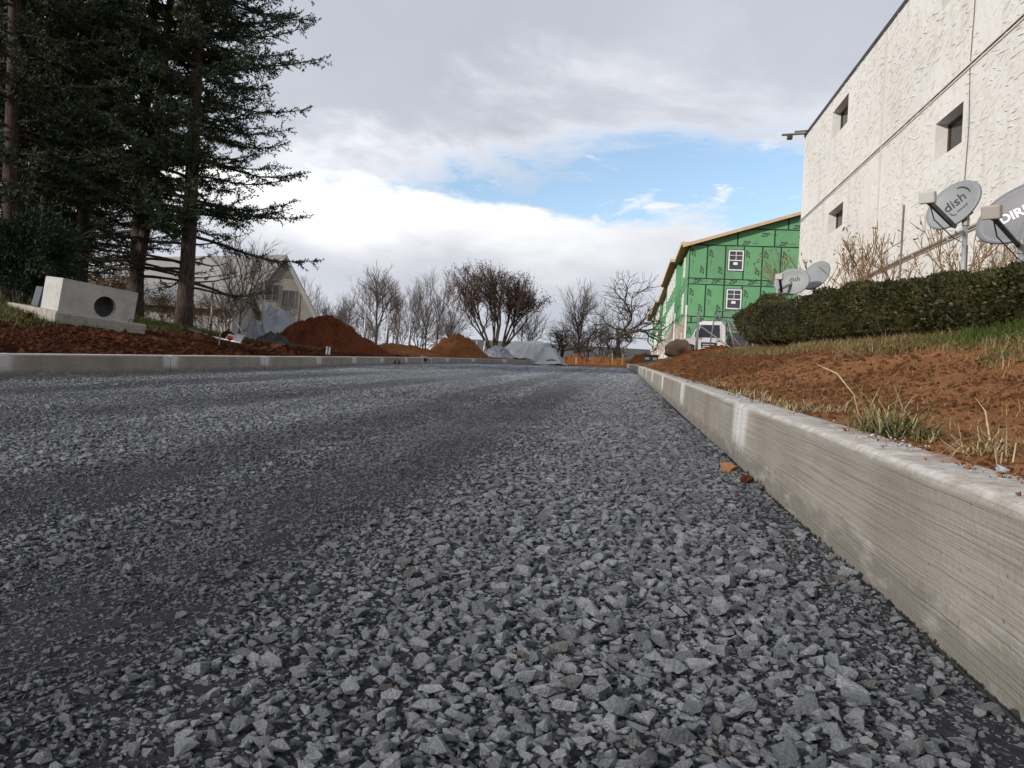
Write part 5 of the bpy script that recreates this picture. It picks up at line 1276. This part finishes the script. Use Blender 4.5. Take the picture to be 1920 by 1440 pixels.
# ---------------------------------------------------------------- left side: concrete box, debris, posts
def concrete_box():
    p1 = P(100, 610, 11.2); th = math.radians(58); L = 1.46; DL = 2.3
    u = Vector((math.cos(th), math.sin(th), -.045)).normalized(); f = Vector((-math.sin(th), math.cos(th), .10)); n = u.cross(f).normalized(); f = n.cross(u)
    M = Matrix((u, f, n)).transposed().to_4x4(); M.translation = p1
    s = MB(); s.bb((0, 0, -.25), (L, DL, .23)); sl = s.build('concrete_slab', CONC_D, None, bevel=.025); sl.matrix_world = M
    tag(sl, 'long weathered concrete slab under the grey box, sloping down to the right', 'slab')
    m = MB().tube([(L*.80, .03, .2), (L*.80, .03, .27), (L*.82, .03, .29), (L*.84, .03, .27), (L*.84, .03, .2)], .009, 6); m.build('lifting_loop', POSTB, sl)
    # box with a round pipe hole in front
    Wb, D, Hh, t = 1.3, .78, .56, .11
    N = 28; cx, cz, rr = .76, .215, .19
    bm = bmesh.new()
    def ring(y): return [bm.verts.new((cx+rr*math.cos(2*math.pi*k/N), y, cz+rr*math.sin(2*math.pi*k/N))) for k in range(N)]
    def sqr(y):
        out = []
        for k in range(N):
            a = 2*math.pi*k/N; dx, dz = math.cos(a), math.sin(a); ts = []
            if dx > 1e-6: ts.append((Wb-cx)/dx)
            if dx < -1e-6: ts.append(-cx/dx)
            if dz > 1e-6: ts.append((Hh-cz)/dz)
            if dz < -1e-6: ts.append(-cz/dz)
            q = min(ts); out.append(bm.verts.new((cx+dx*q, y, cz+dz*q)))
        return out
    a, b, c, d = sqr(0), ring(0), ring(t), None
    for k in range(N):
        j = (k+1) % N; bm.faces.new((a[k], a[j], b[j], b[k])); bm.faces.new((b[k], b[j], c[j], c[k]))
    corners = []
    bk = [bm.verts.new(q) for q in ((0, D, 0), (Wb, D, 0), (Wb, D, Hh), (0, D, Hh))]; fr = [bm.verts.new(q) for q in ((0, 0, 0), (Wb, 0, 0), (Wb, 0, Hh), (0, 0, Hh))]
    for q in ((0, 3, 2, 1),): bm.faces.new([bk[i] for i in q])
    for i in range(4): bm.faces.new((fr[i], fr[(i+1) % 4], bk[(i+1) % 4], bk[i]))
    # fill the four corner triangles of the front
    for i, q in enumerate(((0, 0, 0), (Wb, 0, 0), (Wb, 0, Hh), (0, 0, Hh))):
        best = sorted(a, key=lambda v: (v.co-Vector(q)).length)
        ang = math.atan2(q[2]-cz, q[0]-cx) % (2*math.pi); k = int(ang/(2*math.pi/N)) % N
        if (a[k].co-fr[i].co).length > 1e-4 and (a[(k+1) % N].co-fr[i].co).length > 1e-4: bm.faces.new((a[k], fr[i], a[(k+1) % N]))
    # inner chamber
    inn = [bm.verts.new(q) for q in ((t, t, .0+t*.4), (Wb-t, t, t*.4), (Wb-t, t, Hh-t), (t, t, Hh-t), (t, D-t, t*.4), (Wb-t, D-t, t*.4), (Wb-t, D-t, Hh-t), (t, D-t, Hh-t))]
    for q in ((4, 5, 6, 7), (0, 4, 7, 3), (1, 2, 6, 5), (3, 7, 6, 2), (0, 1, 5, 4)): bm.faces.new([inn[i] for i in q])
    me = bpy.data.meshes.new('inlet_box'); bm.to_mesh(me); bm.free()
    bx = link('concrete_inlet_box', me, CONC, None); tag(bx, 'grey concrete inlet box with a round pipe hole, tipped on a slab', 'concrete box')
    q = MB().bb((.004, .0, Hh+.002), (Wb-.004, D-.004, Hh+.02)).build('top_rim', CONC, bx)
    Mb = M @ Matrix.Translation((.05, .06, .234)) @ Matrix.Rotation(math.radians(1), 4, 'Y') @ Matrix.Rotation(math.radians(1), 4, 'Z') @ Matrix.Scale(.93, 4); bx.matrix_world = Mb
    sb = MB().bb((0, 0, 0), (.12, .30, .34)).build('slate_panel_box', SLATEB, None, bevel=.01); sb.matrix_world = M @ Matrix.Translation((.04, .95, .25)) @ Matrix.Rotation(math.radians(6), 4, 'Y')
    tag(sb, 'slate blue panel propped against the left end of the concrete box', 'panel')
concrete_box()
# posts of the old fence
for k, (px, pyb, pyt, Y, rad, mt, lb) in enumerate([(398, 615, 530, 20., .03, GALV_D, 'leaning steel post with a slanting stay right of the straight spruce'), (493, 620, 530, 27., .035, GALV_D, 'tall thin fence post in front of the gable house, left one'), (562, 605, 552, 30., .035, POSTB, 'rusty fence post left of the red mound crest'),
        (684, 640, 577, 42., .04, GALV, 'pale fence post left of the rounded maple'), (726, 645, 587, 44., .04, GALV, 'pale fence post right of the rounded maple'), (768, 648, 596, 42., .045, GALV, 'thick pale fence post below the thin trees'), (738, 645, 607, 46, .05, POSTB, 'short brown post between two pale posts'),
        (852, 640, 628, 48., .03, GALV, 'pale fence post above the orange mound'), (875, 655, 630, 48., .04, GALV, 'pale fence post left of the rusty tree foot'), (893, 657, 636, 49., .04, GALV, 'pale fence post close to the rusty tree foot'), (908, 657, 638, 50, .05, GALV, 'stout pale post before the rusty tree')]):
    pipe_thing('fence_post', lb, 'post', [Vector((P(px-2, pyb, Y).x, Y, min(P(px-2, pyb, Y).z-.3, T(P(px-2, pyb, Y).x, Y)-.2))), P(px+2, pyt, Y)], rad, mt, 'old fence posts')
pipe_thing('fence_stay', 'long slanting stay leaning off the steel post by the spruce', 'tube', [P(406, 545, 20.), GP(468, 19.4, -.05)], .02, GALV_D)
pipe_thing('fence_stay', 'short rusty stay crossing under the slanting stay', 'tube', [P(401, 545, 20.3), GP(441, 20., -.05)], .018, POSTB)
pipe_thing('steel_pipe', 'steel pipe lying on the grass right of the spruce foot', 'pipe', [GP(352, 15.6, .05), GP(400, 15.0, .05), GP(436, 14.6, .05)], .022, GALV, 'pipes on the grass')
pipe_thing('steel_pipe', 'second steel pipe lying nearer the bent sheet', 'pipe', [GP(386, 14.9, .06), GP(420, 14.6, .06), GP(452, 14.3, .06)], .018, GALV, 'pipes on the grass')
def sheet_thing(name, label, cat, corners, mat, nx=16, ny=8, amp=.02, seed=1, wave=6.):
    a, b, c, d = [Vector(p) for p in corners]; V = []
    for j in range(ny+1):
        for i in range(nx+1):
            s, t = i/nx, j/ny; p = a.lerp(b, s).lerp(d.lerp(c, s), t); n = (b-a).cross(d-a).normalized()
            V.append(p-a+n*amp*(math.sin(s*wave*2+t)+float(vnoise(s*5+seed, t*5, seed))*1.5))
    F = [(j*(nx+1)+i, j*(nx+1)+i+1, (j+1)*(nx+1)+i+1, (j+1)*(nx+1)+i) for j in range(ny) for i in range(nx)]
    o = npmesh(name, np.array([tuple(v) for v in V]), np.array(F), mat, None, True); o.location = a; sm = o.modifiers.new('thickness', 'SOLIDIFY'); sm.thickness = .012; tag(o, label, cat); return o
sheet_thing('metal_sheet', 'pale bent metal sheet lying on the grass', 'metal sheet', [GP(420, 15.0, .03), GP(452, 15.0, .05), GP(458, 15.6, .17), GP(428, 15.6, .13)], GALV, amp=.012)
sheet_thing('fallen_sheet', 'grey fallen roofing sheet sloping in front of the gable house', 'roofing sheet', [GP(474, 27., .0), GP(562, 28.5, .0), P(542, 585, 33.), P(500, 572, 32.)], SHEET, amp=.05, seed=4)
sheet_thing('fallen_sheet', 'smaller grey sheet crumpled behind the grass tuft', 'roofing sheet', [GP(462, 21., .0), GP(502, 21., .0), P(494, 606, 22.), P(468, 608, 22.)], SHEET, amp=.04, seed=7)
# red marker ball, stakes, stub pipes
p = P(431.5, 634, 13.4); bm = bmesh.new(); bmesh.ops.create_icosphere(bm, subdivisions=3, radius=.05)
for v in bm.verts: v.co *= 1+.18*(float(fbm(v.co.x*40+3, v.co.z*40+v.co.y*30, 2, 2))-.5)
me = bpy.data.meshes.new('marker_ball'); bm.to_mesh(me); bm.free(); o = link('marker_ball', me, REDP, None, True); o.location = p; tag(o, 'small crumpled red plastic ball on a wire above the grass', 'marker')
MB().tube([(0, 0, -.03), (0, 0, p.z*-1+T(p.x, p.y)-.05)], .004, 5).build('wire', POSTB, o)
for px, pyt, pyb, Y, mt, lb in ((1097, 660, 676, 43.8, PINK, 'taller red survey stake on the soil ridge'), (1114, 666, 677, 43.6, PINK, 'shorter red survey stake on the soil ridge'), (1148, 661, 676, 43.8, YEL, 'taller yellow survey stake on the soil ridge'), (1167, 664, 676, 43.9, YEL, 'shorter yellow survey stake near the kerb end'), (1080, 669, 678, 43.8, WOOD, 'pale wooden stake left of the red stakes'), (411, 622, 642, 13.2, GALV_D, 'grey stub stake in the grass beside the red ball')):
    a, b = P(px, pyb, Y), P(px+.5, pyt, Y); r = MB(); w = (a-b).length; hw = .03 if Y > 20 else .012
    r.prism([(-hw, -.25), (hw, -.25), (hw, w-.03), (0, w), (-hw, w-.03)], -hw*.35, hw*.35, lambda u, v, q: (u, q, v)); o = r.build('survey_stake', mt, None); o.location = a; o.rotation_euler = (0, math.radians((px % 7)-3), .3); tag(o, lb, 'stake', 'survey stakes')
r = empty('stub_pipes', GP(616, 18., .06)); tag(r, 'pair of short pale steel stubs behind the left kerb', 'pipe')
MB().tube([(-.03, 0, -.2), (-.03, 0, .17)], .022, 8).build('stub', GALV, r, True); MB().tube([(.04, 0, -.2), (.04, 0, .16)], .022, 8).build('stub', GALV, r, True)
bt('slim', 776, 57., 560, .4, 'reddish leafless tree leaning far to the right through the thin trees', tilt=(0, .75))
# ---------------------------------------------------------------- grass, clods, crumbs
def blades(name, pts, L, Wd, lean, mat, seed, label=None, cat=None, kind='stuff', parent=None, droop=.5):
    """pts (n,3) roots -> two-segment tapering blades"""
    rg = np.random.default_rng(seed); n = len(pts); az = rg.uniform(0, 6.283, n); l = L*rg.uniform(.45, 1.25, n)
    ln = lean*rg.uniform(.3, 1.4, n); d = np.stack([np.cos(az)*np.sin(ln), np.sin(az)*np.sin(ln), np.cos(ln)], 1)
    l2 = np.clip(ln+droop*rg.uniform(.4, 1.5, n), 0, 2.3); d2 = np.stack([np.cos(az)*np.sin(l2), np.sin(az)*np.sin(l2), np.cos(l2)], 1)
    w = np.stack([-np.sin(az), np.cos(az), np.zeros(n)], 1)*(Wd*rg.uniform(.6, 1.3, n))[:, None]
    m = pts+d*(l*.5)[:, None]; t = m+d2*(l*.55)[:, None]
    V = np.stack([pts-w*.5, pts+w*.5, m+w*.4, m-w*.4, t+w*.05, t-w*.05], 1).reshape(-1, 3)
    b = np.arange(n)[:, None]*6; F = np.concatenate([b+np.array([[0, 1, 2, 3]]), b+np.array([[3, 2, 4, 5]])], 0)
    o = npmesh(name, V, F, mat, parent)
    if parent is None: tag(o, label, cat, kind=kind)
    return o
def ground_pts(n, x0, x1, y0, y1, seed, mask, zf=None):
    rg = np.random.default_rng(seed); y = y0+(y1-y0)*rg.random(n)**1.25; x = rg.uniform(x0, x1, n); k = rg.random(n) < mask(x, y); x, y = x[k], y[k]
    z = zf(x, y) if zf else terrain(x, y)
    return np.stack([x, y, z-.012], 1)
rz_ = lambda x, y: rbank_z(x-rkerb(y)-.155, y)
def lz_(x, y): return lverge_z(lkerb(y)-.155-x, y)
edge = lambda x, y: np.clip((x-(1.95+.5*(fbm(y*.9, x*.3, 61, 3)-.5)*2-.02*np.maximum(y-9, 0)-.06*np.maximum(5-y, 0)))/.22, 0, 1)*np.clip((3.2-x)/.3, 0, 1)
green = lambda x, y: edge(x, y)*np.clip((fbm(x*1.1, y*.8, 70, 3)-.38)/.15, .12, 1)
dry = lambda x, y: edge(x, y)*np.clip((.62-fbm(x*1.1, y*.8, 70, 3))/.15, .3, 1)
blades('bank_grass', ground_pts(42000, 1.3, 3.3, 3.2, 18., 1, green, rz_), .10, .0045, 1.05, GRASS, 1, 'patchy green grass at the foot of the hedge', 'grass')
blades('bank_straw', ground_pts(80000, 1.3, 3.3, 2.6, 18., 2, dry, rz_), .12, .004, 1.05, STRAW, 2, 'matted dry grass at the foot of the hedge', 'grass', droop=.7)
blades('bank_green_tuft', ground_pts(5000, 2.3, 2.95, 5.0, 6.6, 3, lambda x, y: np.exp(-((x-2.65)/.25)**2-((y-5.7)/.6)**2), rz_), .13, .005, .6, m_leaf('lush_grass', (.035, .075, .012), (.075, .115, .025), .6, 2.), 3, 'lush bright green grass at the right end of the bank', 'grass')
blades('bank_litter', ground_pts(16000, .7, 2.3, 1.0, 16., 4, lambda x, y: .2+.8*np.clip((fbm(x*1.2, y*.9, 37, 3)-.45)/.15, 0, 1), rz_), .06, .003, 1.5, STRAW, 4, 'short straw litter strewn over the orange bank', 'straw', droop=.1)
blades('roadside_straw', ground_pts(26000, .66, 1.0, 1.3, 30., 5, lambda x, y: np.clip((fbm(x*2, y*1.3, 90, 3)-.52)/.08, 0, .8)*np.exp(-((x-.78)/.12)**2), rz_), .09, .003, 1.1, STRAW_P, 5, 'thin dry grass along the back of the right kerb', 'grass', droop=.8)
# single tufts behind the near kerb
for k, (px, py, n, L, gr, lb) in enumerate([(1655, 790, 190, .17, .25, 'largest straw tuft behind the near kerb'), (1700, 815, 110, .15, .55, 'flattened greenish grass tuft right of the largest straw tuft'), (1745, 825, 26, .13, .7, 'small tuft of broad green blades behind the near kerb'), (1862, 858, 60, .13, .0, 'pale limp dry tuft nearest the camera'),
        (1515, 752, 100, .13, .35, 'straw tuft second from the near end of the kerb'), (1385, 722, 36, .11, .8, 'small upright green tuft behind the kerb'), (1900, 835, 16, .16, .0, 'few long pale grass blades at the right edge'), (1600, 800, 30, .10, .2, 'sparse dry tuft touching the kerb back')]):
    d = FW+RT*((px-960)/FPX)-UP*((py-720)/FPX); t = 1.
    for _ in range(40):
        q = Vector((0, 0, CAM_H))+d*t; zt_ = float(rz_(np.array([max(q.x, .66)]), np.array([q.y]))[0]); t *= 1+ (.02 if q.z > zt_ else -.02)
    q = Vector((0, 0, CAM_H))+d*t; x, y = max(q.x, .69), q.y; rg = np.random.default_rng(300+k); r = empty('grass_tuft', (x, y, float(rz_(np.array([x]), np.array([y]))[0]))); tag(r, lb, 'grass tuft', 'grass tufts behind the kerb')
    off = rg.normal(0, .028, (n, 3))*np.array([1, 1.5, 0])
    ng = int(n*gr)
    if ng: blades('green_blades', off[:ng]-np.array([0, 0, .01]), L*.9, .0045, .7, GRASS, 400+k, parent=r, droop=.7)
    if n-ng: blades('dry_blades', off[ng:]-np.array([0, 0, .01]), L*1.15, .0032, .95, STRAW_P, 500+k, parent=r, droop=.9)
# long arching seed stalk
q = r.location
s0 = Vector((.80, 2.72, T(.8, 2.72))); pipe_thing('grass_stalk', 'long pale arching grass stalk rising behind the near kerb', 'grass stalk', [s0, s0+Vector((-.02, .02, .10)), s0+Vector((-.07, .05, .17)), s0+Vector((-.13, .08, .20))], [.0022, .002, .003, .001], STRAW_P, n=5)
# left grass
lmask = lambda x, y: np.clip((-x-(8.5+.9*(fbm(y*.7, x*.4, 15, 3)-.5)*2-.07*np.maximum(y-11, 0)))/.4, 0, 1)*np.clip((23-y)/3, 0, 1)
blades('verge_grass', ground_pts(60000, -13.5, -7.2, 7., 23., 6, lambda x, y: lmask(x, y)*.9, lz_), .13, .009, .6, GRASS, 6, 'green grass on the left verge around the concrete slab', 'grass')
blades('verge_straw', ground_pts(16000, -15, -8., 7., 24., 7, lambda x, y: lmask(x, y)*.7, lz_), .16, .006, .8, STRAW, 7, 'dry grass among the green on the left verge', 'grass')
mg = ground_pts(9000, -11.5, -7.8, 17., 24., 8, lambda x, y: np.exp(-((y-20.5)/1.6)**2), lz_); blades('verge_grass', mg, .14, .01, .6, GRASS, 8, 'strip of green grass in front of the large red mound', 'grass')
# clods and crumbs (joined stuff)
def crumbs(name, pts, size, mats, seed, label, cat, sink=.2):
    rg = np.random.default_rng(seed); V = []; F = []; rocks = []
    for s in range(5):
        me = rock_mesh('tmp', 9, .6, 900+s, None); v = np.array([tuple(a.co) for a in me.vertices]); f = np.array([tuple(p.vertices) for p in me.polygons]); rocks.append((v, f)); bpy.data.meshes.remove(me)
    b = 0
    for i, p in enumerate(pts):
        v, f = rocks[i % 5]; s = size*np.exp(rg.normal(0, .45)); a = rg.uniform(0, 6.28); c, q = math.cos(a), math.sin(a)
        w = v*s; w = np.stack([w[:, 0]*c-w[:, 1]*q, w[:, 0]*q+w[:, 1]*c, w[:, 2]], 1)+p+np.array([0, 0, s*(.5-sink)]); V.append(w); F.append(f+b); b += len(v)
    o = npmesh(name, np.concatenate(V), np.concatenate(F), mats); tag(o, label, cat, kind='stuff'); return o
def m_clod(name, c1, c2, c3):
    def fn(N, b):
        r = rnd(N); c = N.mix(r, c1, c2); c = N.mix(N.map(N.noise(obj(N), 3., 3), .5, .7), c, c3); setc(N, b, c); bump(N, b, N.noise(obj(N), 5., 4, .7), .15)
    return material(name, fn, rough=.95, spec=.1)
def clods(name, mat, pts, size, sig, seed, label):
    rg = np.random.default_rng(seed); c = bpy.data.collections.new(name+'_prototypes')
    for k in range(6): c.objects.link(bpy.data.objects.new('clod_prototype', rock_mesh('clod', 16, .7, 700+k+seed, mat)))
    n = len(pts); sz = size*np.exp(rg.normal(0, sig, n)); R = np.stack([rg.normal(0, .4, n), rg.normal(0, .4, n), rg.uniform(0, 6.28, n)], 1)
    sz *= np.clip(.55+.11*pts[:, 1], .6, 2.2)
    o = scatter(name, pts+np.stack([0*sz, 0*sz, sz*.15+.01], 1), R, sz[:, None]*rg.uniform(.75, 1.25, (n, 3)), rg.integers(0, 6, n), c); tag(o, label, 'soil', kind='stuff')
clods('bank_clods', m_clod('orange_clods', (.21, .092, .042), (.48, .215, .088), (.20, .105, .056)), ground_pts(90000, .67, 2.5, .9, 22., 9, lambda x, y: (.25+.75*np.clip((fbm(x*1.5, y*1.2, 33, 3)-.38)/.15, 0, 1))*np.clip((2.5-x)/.6, 0, 1), rz_), .0062, .5, 9, 'crumbled clods of orange clay on the right bank')
clods('verge_clods', m_clod('brown_clods', (.08, .027, .013), (.20, .07, .028), (.06, .028, .018)), ground_pts(42000, -9.6, -6.4, 5., 27., 10, lambda x, y: 1.*(x < lkerb(y)-.22)*np.clip((9.6+x)/1., 0, 1), lz_), .013, .5, 10, 'crumbled clods of brown red clay behind the left kerb')
ktop = lambda x, y: GX*x+grade(y)+.2405
kt = ground_pts(6000, .515, .645, .9, 12., 11, lambda x, y: np.clip((x-.5)/.14, .1, 1)**2*np.clip((fbm(x*3, y*2.6, 71, 3)-.42)/.12, .03, 1), ktop)+np.array([0, 0, .012])
crumbs('kerb_crumbs', kt[::2], .0032, SOIL_R, 12, 'crumbs of orange soil lying on the right kerb', 'soil', .1)
crumbs('kerb_pebbles', kt[1::6], .0042, STONE, 13, 'dark pebbles lying on the right kerb', 'pebbles', .1)
# two stones that stand out on the road
for px, py, s, lb in ((1366, 888, .030, 'rusty brown clod of earth on the gravel by the kerb'), (1398, 908, .022, 'small dark red clod beside the rusty brown one')):
    d = FW+RT*((px-960)/FPX)-UP*((py-720)/FPX); t = (0-CAM_H)/(d.z-GX*d.x-GY*d.y); q = Vector((0, 0, CAM_H))+d*t
    o = link('clod', rock_mesh('clod', 22, .75, int(px), m_varied('rusty_clod', (.24, .105, .045), (.34, .17, .08), 30., .95, 60., .01) if s > .025 else SOIL_M), None); o.location = q+Vector((0, 0, s*.7)); o.scale = (s*1.1, s*1.1, s*1.1); tag(o, lb, 'clod')
